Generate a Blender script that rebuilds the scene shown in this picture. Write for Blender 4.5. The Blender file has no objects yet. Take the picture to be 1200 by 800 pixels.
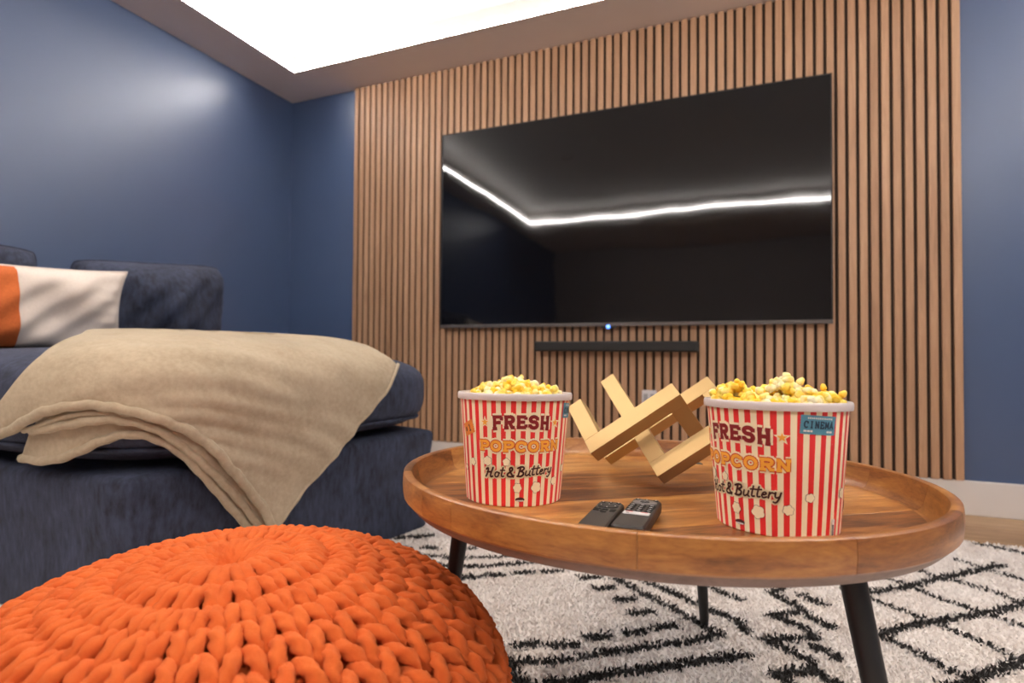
import bpy, bmesh, math, random
import numpy as np
from mathutils import Vector, Matrix
from mathutils.bvhtree import BVHTree
random.seed(7); rng = np.random.default_rng(7)
PI = math.pi
SC = bpy.context.scene
COL = SC.collection

# ------------------------------------------------------------------ camera
CAM = np.array([0.0, 0.0, 0.624])
F_PX, YAW, PITCH, ROLL = 644.448, 0.382697, 0.020915, 0.006885
fwd = np.array([-math.sin(YAW)*math.cos(PITCH), math.cos(YAW)*math.cos(PITCH), math.sin(PITCH)])
rgt = np.array([math.cos(YAW), math.sin(YAW), 0.0]); upv = np.cross(rgt, fwd)
cr = rgt*math.cos(ROLL) + upv*math.sin(ROLL); cu = -rgt*math.sin(ROLL) + upv*math.cos(ROLL)
cd = bpy.data.cameras.new('camera'); cam = bpy.data.objects.new('camera', cd); COL.objects.link(cam)
cd.sensor_width = 36.0; cd.lens = 36.0*F_PX/1200.0; cd.clip_start = 0.02
cam.matrix_world = Matrix(((cr[0], cu[0], -fwd[0], CAM[0]), (cr[1], cu[1], -fwd[1], CAM[1]), (cr[2], cu[2], -fwd[2], CAM[2]), (0, 0, 0, 1)))
cd.dof.use_dof = True; cd.dof.focus_distance = 0.80; cd.dof.aperture_fstop = 4.0
SC.camera = cam
SC.view_settings.view_transform = 'Standard'; SC.view_settings.look = 'None'
SC.view_settings.gamma = 1.0; SC.view_settings.use_curve_mapping = False
SC.view_settings.exposure = 0.32

# ------------------------------------------------------------------ light of the room and added fill
w = bpy.data.worlds.new('world'); SC.world = w; w.use_nodes = True
w.node_tree.nodes['Background'].inputs[0].default_value = (0.8, 0.85, 1, 1)
w.node_tree.nodes['Background'].inputs[1].default_value = 0.05
LED_POWER = 9.0          # cove tape
EDGE_POWER = 190.0         # tape on the inner edge of the lip, facing into the opening
WARM = (1.0, 0.84, 0.70)
# unseen spots added as fill light: four in the raised ceiling, three in the rear border
FILL_SPOTS = [(-1.35, 0.60, 2.34, 34), (1.15, 0.60, 2.34, 34), (-1.35, -0.55, 2.34, 34), (1.15, -0.55, 2.34, 34), (-1.5, -2.0, 2.195, 34), (0.0, -2.0, 2.195, 34), (1.5, -2.0, 2.195, 34)]
for x_, y_, z_, p_ in FILL_SPOTS:
    ld = bpy.data.lights.new('fill_spot', 'SPOT'); ld.energy = p_; ld.color = WARM; ld.spot_size = math.radians(104); ld.spot_blend = 0.5; ld.shadow_soft_size = 0.06
    lo = bpy.data.objects.new('fill_spot', ld); COL.objects.link(lo); lo.location = (x_, y_, z_-0.012)

# ------------------------------------------------------------------ helpers
def tag(o, label=None, cat=None, group=None, kind=None):
    if label: o['label'] = label
    if cat: o['category'] = cat
    if group: o['group'] = group
    if kind: o['kind'] = kind
    return o
def empty(name, loc=(0, 0, 0), label=None, cat=None, group=None, kind=None):
    o = bpy.data.objects.new(name, None); COL.objects.link(o); o.location = loc; o.empty_display_size = 0.05
    return tag(o, label, cat, group, kind)
def link(name, me, mat=None, parent=None):
    o = bpy.data.objects.new(name, me); COL.objects.link(o)
    if mat is not None and not me.materials: me.materials.append(mat)
    if parent is not None:
        o.parent = parent
        if parent.parent is None and parent.type == 'EMPTY': o.matrix_parent_inverse = Matrix.Translation(-Vector(parent.location))
    return o
def pymesh(name, V, Fc, smooth=False, uv=None):
    me = bpy.data.meshes.new(name)
    me.from_pydata([tuple(map(float, v)) for v in V], [], [tuple(int(i) for i in f) for f in Fc])
    if smooth: me.polygons.foreach_set('use_smooth', [True]*len(me.polygons))
    if uv is not None:
        l = me.uv_layers.new(name='UVMap'); idx = np.empty(len(me.loops), dtype=np.int32); me.loops.foreach_get('vertex_index', idx)
        l.data.foreach_set('uv', np.asarray(uv, dtype=np.float32)[idx].ravel())
    me.update(); return me
def bm_mesh(name, bm, smooth=False):
    me = bpy.data.meshes.new(name); bmesh.ops.recalc_face_normals(bm, faces=bm.faces[:]); bm.to_mesh(me); bm.free()
    if smooth: me.polygons.foreach_set('use_smooth', [True]*len(me.polygons))
    return me
def bx(bm, x0, x1, y0, y1, z0, z1, bev=0.0, seg=2, M=None):
    r = bmesh.ops.create_cube(bm, size=1.0); vs = r['verts']
    for v in vs: v.co = Vector(((x0+x1)/2 + v.co.x*(x1-x0), (y0+y1)/2 + v.co.y*(y1-y0), (z0+z1)/2 + v.co.z*(z1-z0)))
    if bev > 0:
        es = list({e for v in vs for e in v.link_edges})
        rr = bmesh.ops.bevel(bm, geom=es, offset=bev, segments=seg, profile=0.5, affect='EDGES')
        vs = list({v for f in rr['faces'] for v in f.verts} | {v for v in vs if v.is_valid})
    if M is not None:
        for v in vs: v.co = M @ v.co
    return vs
def box(name, x0, x1, y0, y1, z0, z1, mat, parent=None, bev=0.0, seg=2, M=None):
    bm = bmesh.new(); bx(bm, x0, x1, y0, y1, z0, z1, bev, seg, M)
    return link(name, bm_mesh(name, bm), mat, parent)
def loft(rings, closed=True, cap0=True, cap1=True, v0=0):
    """rings: list of (n,3) arrays -> verts, faces"""
    n = len(rings[0]); V = np.concatenate(rings); Fc = []
    for i in range(len(rings)-1):
        for j in range(n if closed else n-1):
            a = i*n+j; b = i*n+(j+1) % n
            Fc.append((a+v0, b+v0, b+n+v0, a+n+v0))
    if cap0: Fc.append(tuple(v0+j for j in range(n))[::-1])
    if cap1: Fc.append(tuple(v0+(len(rings)-1)*n+j for j in range(n)))
    return V, Fc
def lathe(prof, n=64, cap0=False, cap1=False):
    t = np.linspace(0, 2*PI, n, endpoint=False); c, s = np.cos(t), np.sin(t)
    return loft([np.stack([r*c, r*s, np.full(n, z)], 1) for r, z in prof], True, cap0, cap1)
def smooth_by_angle(me, deg=35):
    me.polygons.foreach_set('use_smooth', [True]*len(me.polygons))
    bm = bmesh.new(); bm.from_mesh(me)
    for e in bm.edges:
        if len(e.link_faces) == 2 and e.calc_face_angle(0) > math.radians(deg): e.smooth = False
    bm.to_mesh(me); bm.free()
def tube(P, rad, k=8, up=(0, 0, 1), closed=False, ply=0.0, pitch=0.05):
    """P (m,3) centre line, rad scalar or (m,) -> verts, faces, uv"""
    P = np.asarray(P, float); m = len(P); rad = np.broadcast_to(rad, (m,))
    T = (np.roll(P, -1, 0)-np.roll(P, 1, 0)) if closed else np.gradient(P, axis=0)
    T /= np.linalg.norm(T, axis=1)[:, None]+1e-12
    U = np.broadcast_to(np.asarray(up, float), P.shape)
    A = np.cross(T, U); A /= np.linalg.norm(A, axis=1)[:, None]+1e-9; B = np.cross(T, A)
    a = np.linspace(0, 2*PI, k, endpoint=False)
    L_ = np.concatenate([[0], np.cumsum(np.linalg.norm(np.diff(P, axis=0), axis=1))])
    mod = 1+ply*(np.abs(np.cos(1.5*a[None, :]+PI*L_[:, None]/pitch*1.5))-0.7)
    V = P[:, None, :] + (rad[:, None]*mod)[:, :, None]*(np.cos(a)[None, :, None]*A[:, None, :] + np.sin(a)[None, :, None]*B[:, None, :])
    L = np.concatenate([[0], np.cumsum(np.linalg.norm(np.diff(P, axis=0), axis=1))])
    uv = np.stack([np.repeat(L, k), np.tile(a/(2*PI), m)], 1)
    Fc = []
    for i in range(m if closed else m-1):
        i2 = (i+1) % m
        for j in range(k):
            j2 = (j+1) % k; Fc.append((i*k+j, i*k+j2, i2*k+j2, i2*k+j))
    if not closed: Fc += [tuple(range(k))[::-1], tuple((m-1)*k+j for j in range(k))]
    return V.reshape(-1, 3), Fc, uv
def ray_dir(px, py):
    v = (px-600)*cr - (py-400)*cu + F_PX*fwd
    return v/np.linalg.norm(v)

# ------------------------------------------------------------------ materials
class G:
    def __init__(s, name):
        s.m = bpy.data.materials.new(name); s.m.use_nodes = True; s.t = s.m.node_tree
        s.b = s.t.nodes['Principled BSDF']; s.tc = s.t.nodes.new('ShaderNodeTexCoord')
    def n(s, kind, **kw):
        nd = s.t.nodes.new('ShaderNode'+kind)
        for k, v in kw.items():
            if k.startswith('i_'):
                key = k[2:]; key = int(key) if key.isdigit() else key.replace('_', ' ')
                nd.inputs[key].default_value = v
            else: setattr(nd, k, v)
        return nd
    def l(s, a, b): s.t.links.new(a, b)
    def set(s, **kw):
        for k, v in kw.items(): s.b.inputs[k.replace('_', ' ')].default_value = v
    def mapping(s, scale=(1, 1, 1), src='Object', rot=(0, 0, 0)):
        mp = s.n('Mapping'); mp.inputs['Scale'].default_value = scale; mp.inputs['Rotation'].default_value = rot
        s.l(s.tc.outputs[src], mp.inputs[0]); return mp.outputs[0]
    def noise(s, vec, scale, detail=4, rough=0.5, dist=0.0):
        nd = s.n('TexNoise'); nd.inputs['Scale'].default_value = scale; nd.inputs['Detail'].default_value = detail
        nd.inputs['Roughness'].default_value = rough; nd.inputs['Distortion'].default_value = dist
        if vec is not None: s.l(vec, nd.inputs['Vector'])
        return nd.outputs['Fac']
    def ramp(s, fac, stops):
        r = s.n('ValToRGB'); e = r.color_ramp.elements
        while len(e) < len(stops): e.new(0.5)
        for i, (p, c) in enumerate(stops): e[i].position = p; e[i].color = (*c, 1)
        s.l(fac, r.inputs[0]); return r.outputs[0]
    def math(s, op, a, b=None):
        nd = s.n('Math', operation=op)
        for i, v in enumerate((a, b)):
            if v is None: continue
            if isinstance(v, (int, float)): nd.inputs[i].default_value = v
            else: s.l(v, nd.inputs[i])
        return nd.outputs[0]
    def mix(s, fac, a, b):
        nd = s.n('Mix', data_type='RGBA')
        for i, v in ((0, fac), (6, a), (7, b)):
            if isinstance(v, (int, float)): nd.inputs[i].default_value = v
            elif isinstance(v, tuple): nd.inputs[i].default_value = (*v, 1)
            else: s.l(v, nd.inputs[i])
        return nd.outputs[2]
    def bump(s, h, dist=0.001, strength=1.0):
        nd = s.n('Bump'); nd.inputs['Distance'].default_value = dist; nd.inputs['Strength'].default_value = strength
        s.l(h, nd.inputs['Height']); s.l(nd.outputs[0], s.b.inputs['Normal']); return nd
    def base(s, c): s.l(c, s.b.inputs['Base Color'])
def plain(name, col, rough=0.5, metal=0.0, **kw):
    g = G(name); g.set(Base_Color=(*col, 1), Roughness=rough, Metallic=metal, **kw); return g.m
def emis(name, col, st):
    g = G(name); g.set(Base_Color=(0.8, 0.8, 0.8, 1), Emission_Color=(*col, 1), Emission_Strength=st); return g.m

def m_wall(name, col, rough=0.38):
    g = G(name); v = g.mapping(); n1 = g.noise(v, 2.2, 3); n2 = g.noise(v, 420, 2)
    g.base(g.mix(g.math('MULTIPLY', n1, 0.35), col, tuple(c*1.25 for c in col)))
    g.bump(n2, 0.0004, 0.5); g.set(Roughness=rough, Specular_IOR_Level=0.85); return g.m
NAVY = m_wall('navy_satin_paint', (0.062, 0.102, 0.205))
GREIGE = m_wall('pale_grey_paint', (0.50, 0.48, 0.47), 0.6)
CEIL = plain('ceiling_white_paint', (0.80, 0.73, 0.70), 0.75)
CEIL_UP = plain('upper_ceiling_white_paint', (0.74, 0.73, 0.72), 0.8)
SKIRT = plain('white_gloss_paint', (0.80, 0.76, 0.73), 0.35)

def m_wood(name, stops, scale=(1, 14, 14), rough=0.42, per_object=1.0, nscale=3.0, coat=0.0, bump=0.0003, fine=1.0, hue=0.0):
    g = G(name); oi = g.n('ObjectInfo'); add = g.n('VectorMath', operation='ADD'); mul = g.n('VectorMath', operation='SCALE')
    cb = g.n('CombineXYZ'); g.l(oi.outputs['Random'], cb.inputs[0]); g.l(oi.outputs['Random'], cb.inputs[1]); g.l(oi.outputs['Random'], cb.inputs[2])
    g.l(cb.outputs[0], mul.inputs[0]); mul.inputs['Scale'].default_value = 37.0
    g.l(g.tc.outputs['Object'], add.inputs[0]); g.l(mul.outputs[0], add.inputs[1])
    mp = g.n('Mapping'); mp.inputs['Scale'].default_value = scale; g.l(add.outputs[0], mp.inputs[0]); v = mp.outputs[0]
    n1 = g.noise(v, nscale, 6, 0.62, 0.9); n2 = g.noise(v, nscale*9, 5, 0.6, 0.3)
    f = g.math('ADD', g.math('MULTIPLY', n1, 0.75), g.math('MULTIPLY', n2, 0.25*fine))
    f = g.math('ADD', f, g.math('MULTIPLY', g.math('SUBTRACT', oi.outputs['Random'], 0.5), 0.16*per_object))
    c = g.ramp(f, stops); g.base(c); g.bump(n2, bump, 0.6)
    g.set(Roughness=rough, Coat_Weight=coat, Coat_Roughness=0.22); return g.m
SLAT = m_wood('oak_slat_veneer', [(0.3, (0.37, 0.205, 0.115)), (0.52, (0.50, 0.29, 0.165)), (0.75, (0.62, 0.38, 0.23))], (16, 16, 0.9), 0.5, 1.1, 3.0)
MANGO = m_wood('mango_wood', [(0.30, (0.080, 0.024, 0.006)), (0.44, (0.25, 0.088, 0.020)), (0.58, (0.42, 0.175, 0.038)), (0.76, (0.66, 0.34, 0.10))], (2.2, 11, 7), 0.36, 1.7, 2.6, 0.2, 0.0002)
MANGO_RIM = m_wood('mango_wood_rim', [(0.30, (0.10, 0.032, 0.008)), (0.45, (0.26, 0.095, 0.024)), (0.60, (0.40, 0.17, 0.042)), (0.78, (0.58, 0.30, 0.09))], (4, 4, 18), 0.34, 1.6, 2.4, 0.2, 0.0002)
OAK = m_wood('oak_floorboard', [(0.3, (0.27, 0.15, 0.075)), (0.5, (0.42, 0.26, 0.14)), (0.72, (0.55, 0.37, 0.22))], (1.6, 18, 18), 0.45, 1.0, 2.2)
BLACKBACK = plain('black_felt_backing', (0.045, 0.027, 0.018), 0.9)
BLACKMETAL = plain('black_powder_coat', (0.012, 0.012, 0.013), 0.42)

def m_fabric(name, c0, c1, scale=60, stretch=(1, 1, 0.35), rough=0.9, sheen=0.4, bump=0.0015, big=9.0, crease=0.0, cscale=5.0):
    g = G(name); v = g.mapping(stretch); n1 = g.noise(v, scale, 5, 0.65); n2 = g.noise(g.mapping(), big, 4, 0.6); n3 = g.noise(g.mapping((1, 1, 3)), scale*6, 2)
    f = g.math('ADD', g.math('MULTIPLY', n1, 0.6), g.math('MULTIPLY', n2, 0.4))
    g.base(g.ramp(f, [(0.36, c0), (0.64, c1)])); b1 = g.bump(g.math('ADD', n1, g.math('MULTIPLY', n3, 0.6)), bump, 0.8)
    if crease > 0:
        b2 = g.n('Bump'); b2.inputs['Distance'].default_value = crease; b2.inputs['Strength'].default_value = 0.7
        g.l(g.noise(g.mapping((1, 1.6, 0.8), rot=(0.5, 0.3, 0.7)), cscale, 1, 0.5, 0.3), b2.inputs['Height']); g.l(b2.outputs[0], b1.inputs['Normal'])
    g.set(Roughness=rough, Sheen_Weight=sheen, Sheen_Roughness=0.4); g.b.inputs['Sheen Tint'].default_value = (*[min(1, c*2+0.2) for c in c1], 1)
    return g.m
CHENILLE = m_fabric('navy_chenille', (0.008, 0.011, 0.025), (0.050, 0.064, 0.118), 70, (1, 1, 0.3), 0.85, 0.15, 0.003, 9.0, 0.022, 5.0)
THROW = m_fabric('taupe_fleece', (0.38, 0.30, 0.205), (0.49, 0.40, 0.285), 90, (1, 1, 1), 0.95, 0.3, 0.0012, 7, 0.022, 9)
WHITE_COTTON = m_fabric('white_cotton', (0.70, 0.62, 0.56), (0.80, 0.72, 0.66), 160, (1, 1, 1), 0.9, 0.1, 0.0006)
RUST_COTTON = m_fabric('rust_cotton', (0.52, 0.110, 0.022), (0.66, 0.16, 0.035), 160, (1, 1, 1), 0.85, 0.2, 0.0006)

# ------------------------------------------------------------------ room shell
XL, XR, YB, YR = -2.61, 2.35, 2.70, -3.06
ZC = 2.207; ZU = ZC+0.15
TX0, TX1, TY0, TY1 = -2.308, 1.95, -1.05, 2.40
def struct(o): o['kind'] = 'structure'; return o
# floor with its boards
fl = empty('floor', (0, 0, 0)); fl['kind'] = 'structure'
box('screed', XL, XR, YR, YB, -0.06, -0.012, plain('subfloor', (0.08, 0.05, 0.03), 0.9), fl)
bw = 0.185; bl = 1.35; me_b = None; row = 0; y = YB
while y > YR:
    off = (row*0.47) % bl
    x = XL-off
    while x < XR:
        a, b = max(x, XL), min(x+bl, XR)
        if b-a > 0.05 and y > 0.2 and b > -1.3:
            box('floorboard', a+0.0006, b-0.0006, max(y-bw, YR)+0.0007, y-0.0007, -0.012, 0, OAK, fl, 0.0012, 1)
        elif b-a > 0.05 and (a == XL or b-a < bl):
            pass
        x += bl
    y -= bw; row += 1
# boards nobody sees, one sheet in two pieces around the ones above
box('board_sheet', XL, XR, YR, 0.2-0.05, -0.012, -0.0005, OAK, fl)['kind'] = 'stuff'
struct(box('wall_left', XL-0.1, XL, YR, YB, -0.012, ZU+0.05, NAVY))
struct(box('wall_tv', XL-0.1, XR+0.1, YB, YB+0.1, -0.012, ZU+0.05, NAVY))
struct(box('wall_right', XR, XR+0.1, YR, YB, -0.012, ZU+0.05, NAVY))
struct(box('wall_rear', XL-0.1, XR+0.1, YR-0.1, YR, -0.012, ZU+0.05, GREIGE))
struct(box('ceiling', XL, XR, YR, YB, ZU, ZU+0.05, CEIL_UP))
LIP = 0.085; LT = 0.014
bm = bmesh.new()   # dropped border of the ceiling, with the thin lip that hides the tape
bx(bm, XL, TX0-LIP, YR, YB, ZC, ZU); bx(bm, TX1+LIP, XR, YR, YB, ZC, ZU)
bx(bm, TX0-LIP, TX1+LIP, TY1+LIP, YB, ZC, ZU); bx(bm, TX0-LIP, TX1+LIP, YR, TY0-LIP, ZC, ZU)
bx(bm, TX0-LIP, TX0, TY0-LIP, TY1+LIP, ZC, ZC+LT); bx(bm, TX1, TX1+LIP, TY0-LIP, TY1+LIP, ZC, ZC+LT)
bx(bm, TX0, TX1, TY1, TY1+LIP, ZC, ZC+LT); bx(bm, TX0, TX1, TY0-LIP, TY0, ZC, ZC+LT)
struct(link('ceiling', bm_mesh('ceiling_border', bm), CEIL))
ledm = emis('led_tape', (1.0, 0.95, 0.90), LED_POWER)
edgem = emis('led_edge_tape', (1.0, 0.95, 0.90), EDGE_POWER)
lt = empty('cove_light', ((TX0+TX1)/2, TY1, ZC+0.05), 'continuous white LED tape glowing inside the recess of the ceiling', 'light')
zt = ZC+0.066
box('led_tape', TX0-LIP+0.001, TX0-LIP+0.005, TY0-LIP, TY1+LIP, zt, zt+0.014, ledm, lt)
box('led_tape', TX1+LIP-0.005, TX1+LIP-0.001, TY0-LIP, TY1+LIP, zt, zt+0.014, ledm, lt)
box('led_tape', TX0-LIP, TX1+LIP, TY1+LIP-0.005, TY1+LIP-0.001, zt, zt+0.014, ledm, lt)
box('led_tape', TX0-LIP, TX1+LIP, TY0-LIP+0.001, TY0-LIP+0.005, zt, zt+0.014, ledm, lt)
z0_, z1_ = ZC+0.003, ZC+0.012
box('edge_tape', TX0, TX0+0.0015, TY0, TY1, z0_, z1_, edgem, lt); box('edge_tape', TX1-0.0015, TX1, TY0, TY1, z0_, z1_, edgem, lt)
box('edge_tape', TX0, TX1, TY1-0.0015, TY1, z0_, z1_, edgem, lt); box('edge_tape', TX0, TX1, TY0, TY0+0.0015, z0_, z1_, edgem, lt)
for i_, (x_, y_, z_, p_) in enumerate(FILL_SPOTS):  # trim rings for the added fill spots, no such lamps seen
    dl = empty('fill_lamp', (x_, y_, z_), 'added unseen fill lamp '+('in the raised ceiling, front left', 'in the raised ceiling, front right', 'in the raised ceiling, rear left', 'in the raised ceiling, rear right', 'in the rear border, left of three', 'in the rear border, middle of three', 'in the rear border, right of three')[i_], 'light', 'added fill lamps')
    V, Fc = lathe([(0.052, -0.001), (0.056, -0.004), (0.050, -0.004), (0.046, 0.0)], 32)
    V = V+np.array([x_, y_, z_+(0.017 if i_ < 4 else 0.012)]); link('ring', pymesh('ring', V, Fc), SKIRT, dl)
# skirting boards
def skirt(name, x0, x1, y0, y1):
    bm = bmesh.new(); bx(bm, x0, x1, y0, y1, 0, 0.134, 0.004, 2); return struct(link(name, bm_mesh(name, bm), SKIRT))
skirt('baseboard_tv', XL, XR, YB-0.016, YB); skirt('baseboard_left', XL, XL+0.016, YR, YB-0.017)
skirt('baseboard_right', XR-0.016, XR, YR, YB-0.017); skirt('baseboard_rear', XL+0.017, XR-0.017, YR, YR+0.016)

# ------------------------------------------------------------------ slat panel
SX1 = 0.842; NS = 74; PITCH_S = 0.04
sp = empty('slat_panel', (-0.63, YB, 0.134), 'tall panel of vertical oak slats on black backing behind the television', 'wall panel')
box('backing', SX1-(NS-1)*PITCH_S-0.027, SX1, YB-0.010, YB-0.0005, 0.1345, ZC-0.001, BLACKBACK, sp)
bm = bmesh.new(); bx(bm, -0.0135, 0.0135, YB-0.022, YB-0.010, 0.1345, ZC-0.001, 0.001, 1)
slat_me = bm_mesh('slat', bm)
for i in range(NS):
    o = link('slat', slat_me, SLAT, sp); xx = SX1-0.0135-i*PITCH_S
    o.location = (xx, 0, 0)

# ------------------------------------------------------------------ television
def m_screen():
    g = G('television_screen'); v = g.mapping((1, 1, 1)); n = g.noise(v, 1.6, 2)
    g.bump(n, 0.006, 0.5); g.set(Base_Color=(0.002, 0.002, 0.003, 1), Roughness=0.05, Specular_IOR_Level=0.55); return g.m
tx0, tx1, tz0, tz1 = -1.4845, 0.3888, 0.757, 1.8186; ty = YB-0.06
tv = empty('television', ((tx0+tx1)/2, YB-0.03, tz0), 'large black wall-mounted television, switched off and reflecting the ceiling light', 'television')
box('screen', tx0+0.006, tx1-0.006, ty-0.0005, ty+0.01, tz0+0.017, tz1-0.006, m_screen(), tv)
TVF = plain('dark_grey_metal', (0.035, 0.032, 0.032), 0.4, 0.6)
bm = bmesh.new(); bx(bm, tx0, tx0+0.006, ty-0.003, ty+0.02, tz0, tz1); bx(bm, tx1-0.006, tx1, ty-0.003, ty+0.02, tz0, tz1); bx(bm, tx0, tx1, ty-0.003, ty+0.02, tz1-0.006, tz1)
link('frame', bm_mesh('frame', bm), TVF, tv)
box('lower_trim', tx0, tx1, ty-0.005, ty+0.02, tz0, tz0+0.017, plain('satin_grey_strip', (0.13, 0.115, 0.11), 0.4, 0.5), tv, 0.002)
box('back_case', tx0+0.08, tx1-0.08, ty+0.02, YB-0.023, tz0+0.05, tz1-0.1, plain('black_plastic', (0.012, 0.012, 0.012), 0.5), tv, 0.006)
box('sensor_box', -0.60, -0.52, ty-0.006, ty+0.015, tz0-0.010, tz0+0.001, TVF, tv, 0.003)
bm = bmesh.new(); bmesh.ops.create_uvsphere(bm, u_segments=16, v_segments=8, radius=0.0095)
o = link('standby_light', bm_mesh('standby_light', bm, True), emis('blue_standby', (0.03, 0.22, 1.0), 3.0), tv); o.location = (-0.56, ty-0.007, tz0-0.003)
tag(o, 'small glowing blue standby light')
# soundbar
sb = empty('soundbar', (-0.54, YB-0.06, 0.633), 'slim black soundbar mounted on the slats just below the television', 'soundbar')
SBM = plain('black_soundbar_plastic', (0.018, 0.016, 0.015), 0.5)
def m_grille():
    g = G('soundbar_fabric'); n = g.noise(g.mapping((1, 1, 1)), 900, 1); g.bump(n, 0.001); g.set(Base_Color=(0.02, 0.018, 0.017, 1), Roughness=0.8); return g.m
box('body', -0.935, -0.145, 2.615, 2.672, 0.634, 0.684, SBM, sb, 0.008, 3)
box('grille', -0.925, -0.155, 2.608, 2.6155, 0.639, 0.679, m_grille(), sb, 0.004, 2)
for x in (-0.75, -0.33): box('bracket', x-0.02, x+0.02, 2.672, 2.6775, 0.645, 0.675, SBM, sb)
# socket
so = empty('wall_socket', (-0.37, 2.67, 0.41), 'small white socket plate on the slats behind the gold ornament', 'socket')
SOC = plain('white_plastic', (0.72, 0.70, 0.72), 0.35)
box('plate', -0.405, -0.337, 2.668, 2.6778, 0.38, 0.452, SOC, so, 0.003)
for dx in (-0.016, 0.016): box('socket_insert', -0.371+dx-0.010, -0.371+dx+0.010, 2.6655, 2.668, 0.397, 0.435, plain('socket_grey', (0.4, 0.4, 0.42), 0.4), so, 0.0008)

# ------------------------------------------------------------------ sofa
FOOT = [np.array([-1.19, 0.77]), np.array([-0.975, 1.715]), np.array([-2.575, 2.09]), np.array([-2.575, 0.735])]
def quad_pt(a, b):      # a: along front (0 near .. 1 far), b: 0 front .. 1 back
    f = FOOT[0]*(1-a)+FOOT[1]*a; k = FOOT[3]*(1-a)+FOOT[2]*a
    return f*(1-b)+k*b
def rounded_outline(grow, rad, n=10):
    c = sum(FOOT)/4; out = []
    P = FOOT
    for i in range(4):
        p0, p1, p2 = P[i-1], P[i], P[(i+1) % 4]
        d0 = (p0-p1)/np.linalg.norm(p0-p1); d2 = (p2-p1)/np.linalg.norm(p2-p1)
        bis = -(d0+d2); bis /= np.linalg.norm(bis); q = p1+bis*grow*1.35
        s, e = q+d0*rad, q+d2*rad
        for t in np.linspace(0, 1, n): out.append((1-t)**2*s+2*t*(1-t)*q+t*t*e)
        # subdivide the straight run
        q2 = p2
        nxt0 = (p1-p2)/np.linalg.norm(p1-p2); p3 = P[(i+2) % 4]; nd2 = (p3-p2)/np.linalg.norm(p3-p2)
        b2 = -(nxt0+nd2); b2 /= np.linalg.norm(b2); s2 = p2+b2*grow*1.35+nxt0*rad
        for t in np.linspace(0, 1, 14)[1:-1]: out.append(e*(1-t)+s2*t)
    return np.array(out)
sofa = empty('sofa', (-1.9, 1.4, 0), 'deep navy chenille sofa with a puffy seat cushion, against the left wall', 'sofa')
rings = []
for z, g_ in ((0.0165, -0.018), (0.022, -0.014), (0.10, -0.014), (0.20, -0.012), (0.30, -0.002), (0.336, 0.0), (0.348, -0.006), (0.352, -0.02)):
    O = rounded_outline(g_, 0.05); k = np.arange(len(O))
    wob = 0.004*np.sin(k*0.9+z*9)*min(1, z*3)
    d = O-O.mean(0); d /= np.linalg.norm(d, axis=1)[:, None]; O = O+d*wob[:, None]
    rings.append(np.column_stack([O, np.full(len(O), z)]))
V, Fc = loft(rings); me = pymesh('base', V, Fc, True); smooth_by_angle(me, 50); link('base', me, CHENILLE, sofa)
for a, b in ((0.08, 0.06), (0.92, 0.06), (0.08, 0.94), (0.92, 0.94)):
    q = quad_pt(a, b); box('foot', q[0]-0.035, q[0]+0.035, q[1]-0.035, q[1]+0.035, 0.0160, 0.0175, BLACKMETAL, sofa)
CZ, CH = 0.492, 0.148; EH, EV = 0.30, 0.62
def sgnpow(x, e): return np.sign(x)*np.abs(x)**e
def cushion(grow=0.0, skirt=False, nu=120, nv=44, wrinkle=True):
    th = np.linspace(-PI, PI, nu, endpoint=False); V = []
    rows_ = np.linspace(-PI/2 if not skirt else 0.0, PI/2, nv)
    for ph in rows_:
        c = np.abs(np.cos(ph))**(EV if ph > 0 else 0.30); s = sgnpow(np.sin(ph), EV)
        a = sgnpow(np.cos(th), EH)*c; b = sgnpow(np.sin(th), EH)*c
        A = 0.5+0.5*a; B = 0.5+0.5*b
        q = (FOOT[0][None]*(1-A)[:, None]+FOOT[1][None]*A[:, None])*(1-B)[:, None]+(FOOT[3][None]*(1-A)[:, None]+FOOT[2][None]*A[:, None])*B[:, None]
        ctr = sum(FOOT)/4; dd = q-ctr; q = ctr+dd*(1+(grow+0.035)/0.75)
        q[:, 0] = np.maximum(q[:, 0], XL+0.02)
        z = CZ+(CH+grow)*s
        z = np.full(nu, z)
        if wrinkle:
            z = z+0.006*np.sin(7*A+3*B)*max(0, s)+0.004*np.sin(19*A*B+2)*c
            if s < 0: z = z+0.012*np.sin(9*A+1)*abs(s)*0.5
        z = np.maximum(z, 0.3535)
        V.append(np.column_stack([q, z]))
    if skirt: V = [np.column_stack([V[0][:, :2], np.full(nu, -0.2)])]+V
    V = [r for r in V]
    return loft(V)
V, Fc = cushion(); sc_o = link('seat_cushion', pymesh('seat_cushion', V, Fc, True), CHENILLE, sofa)
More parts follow.
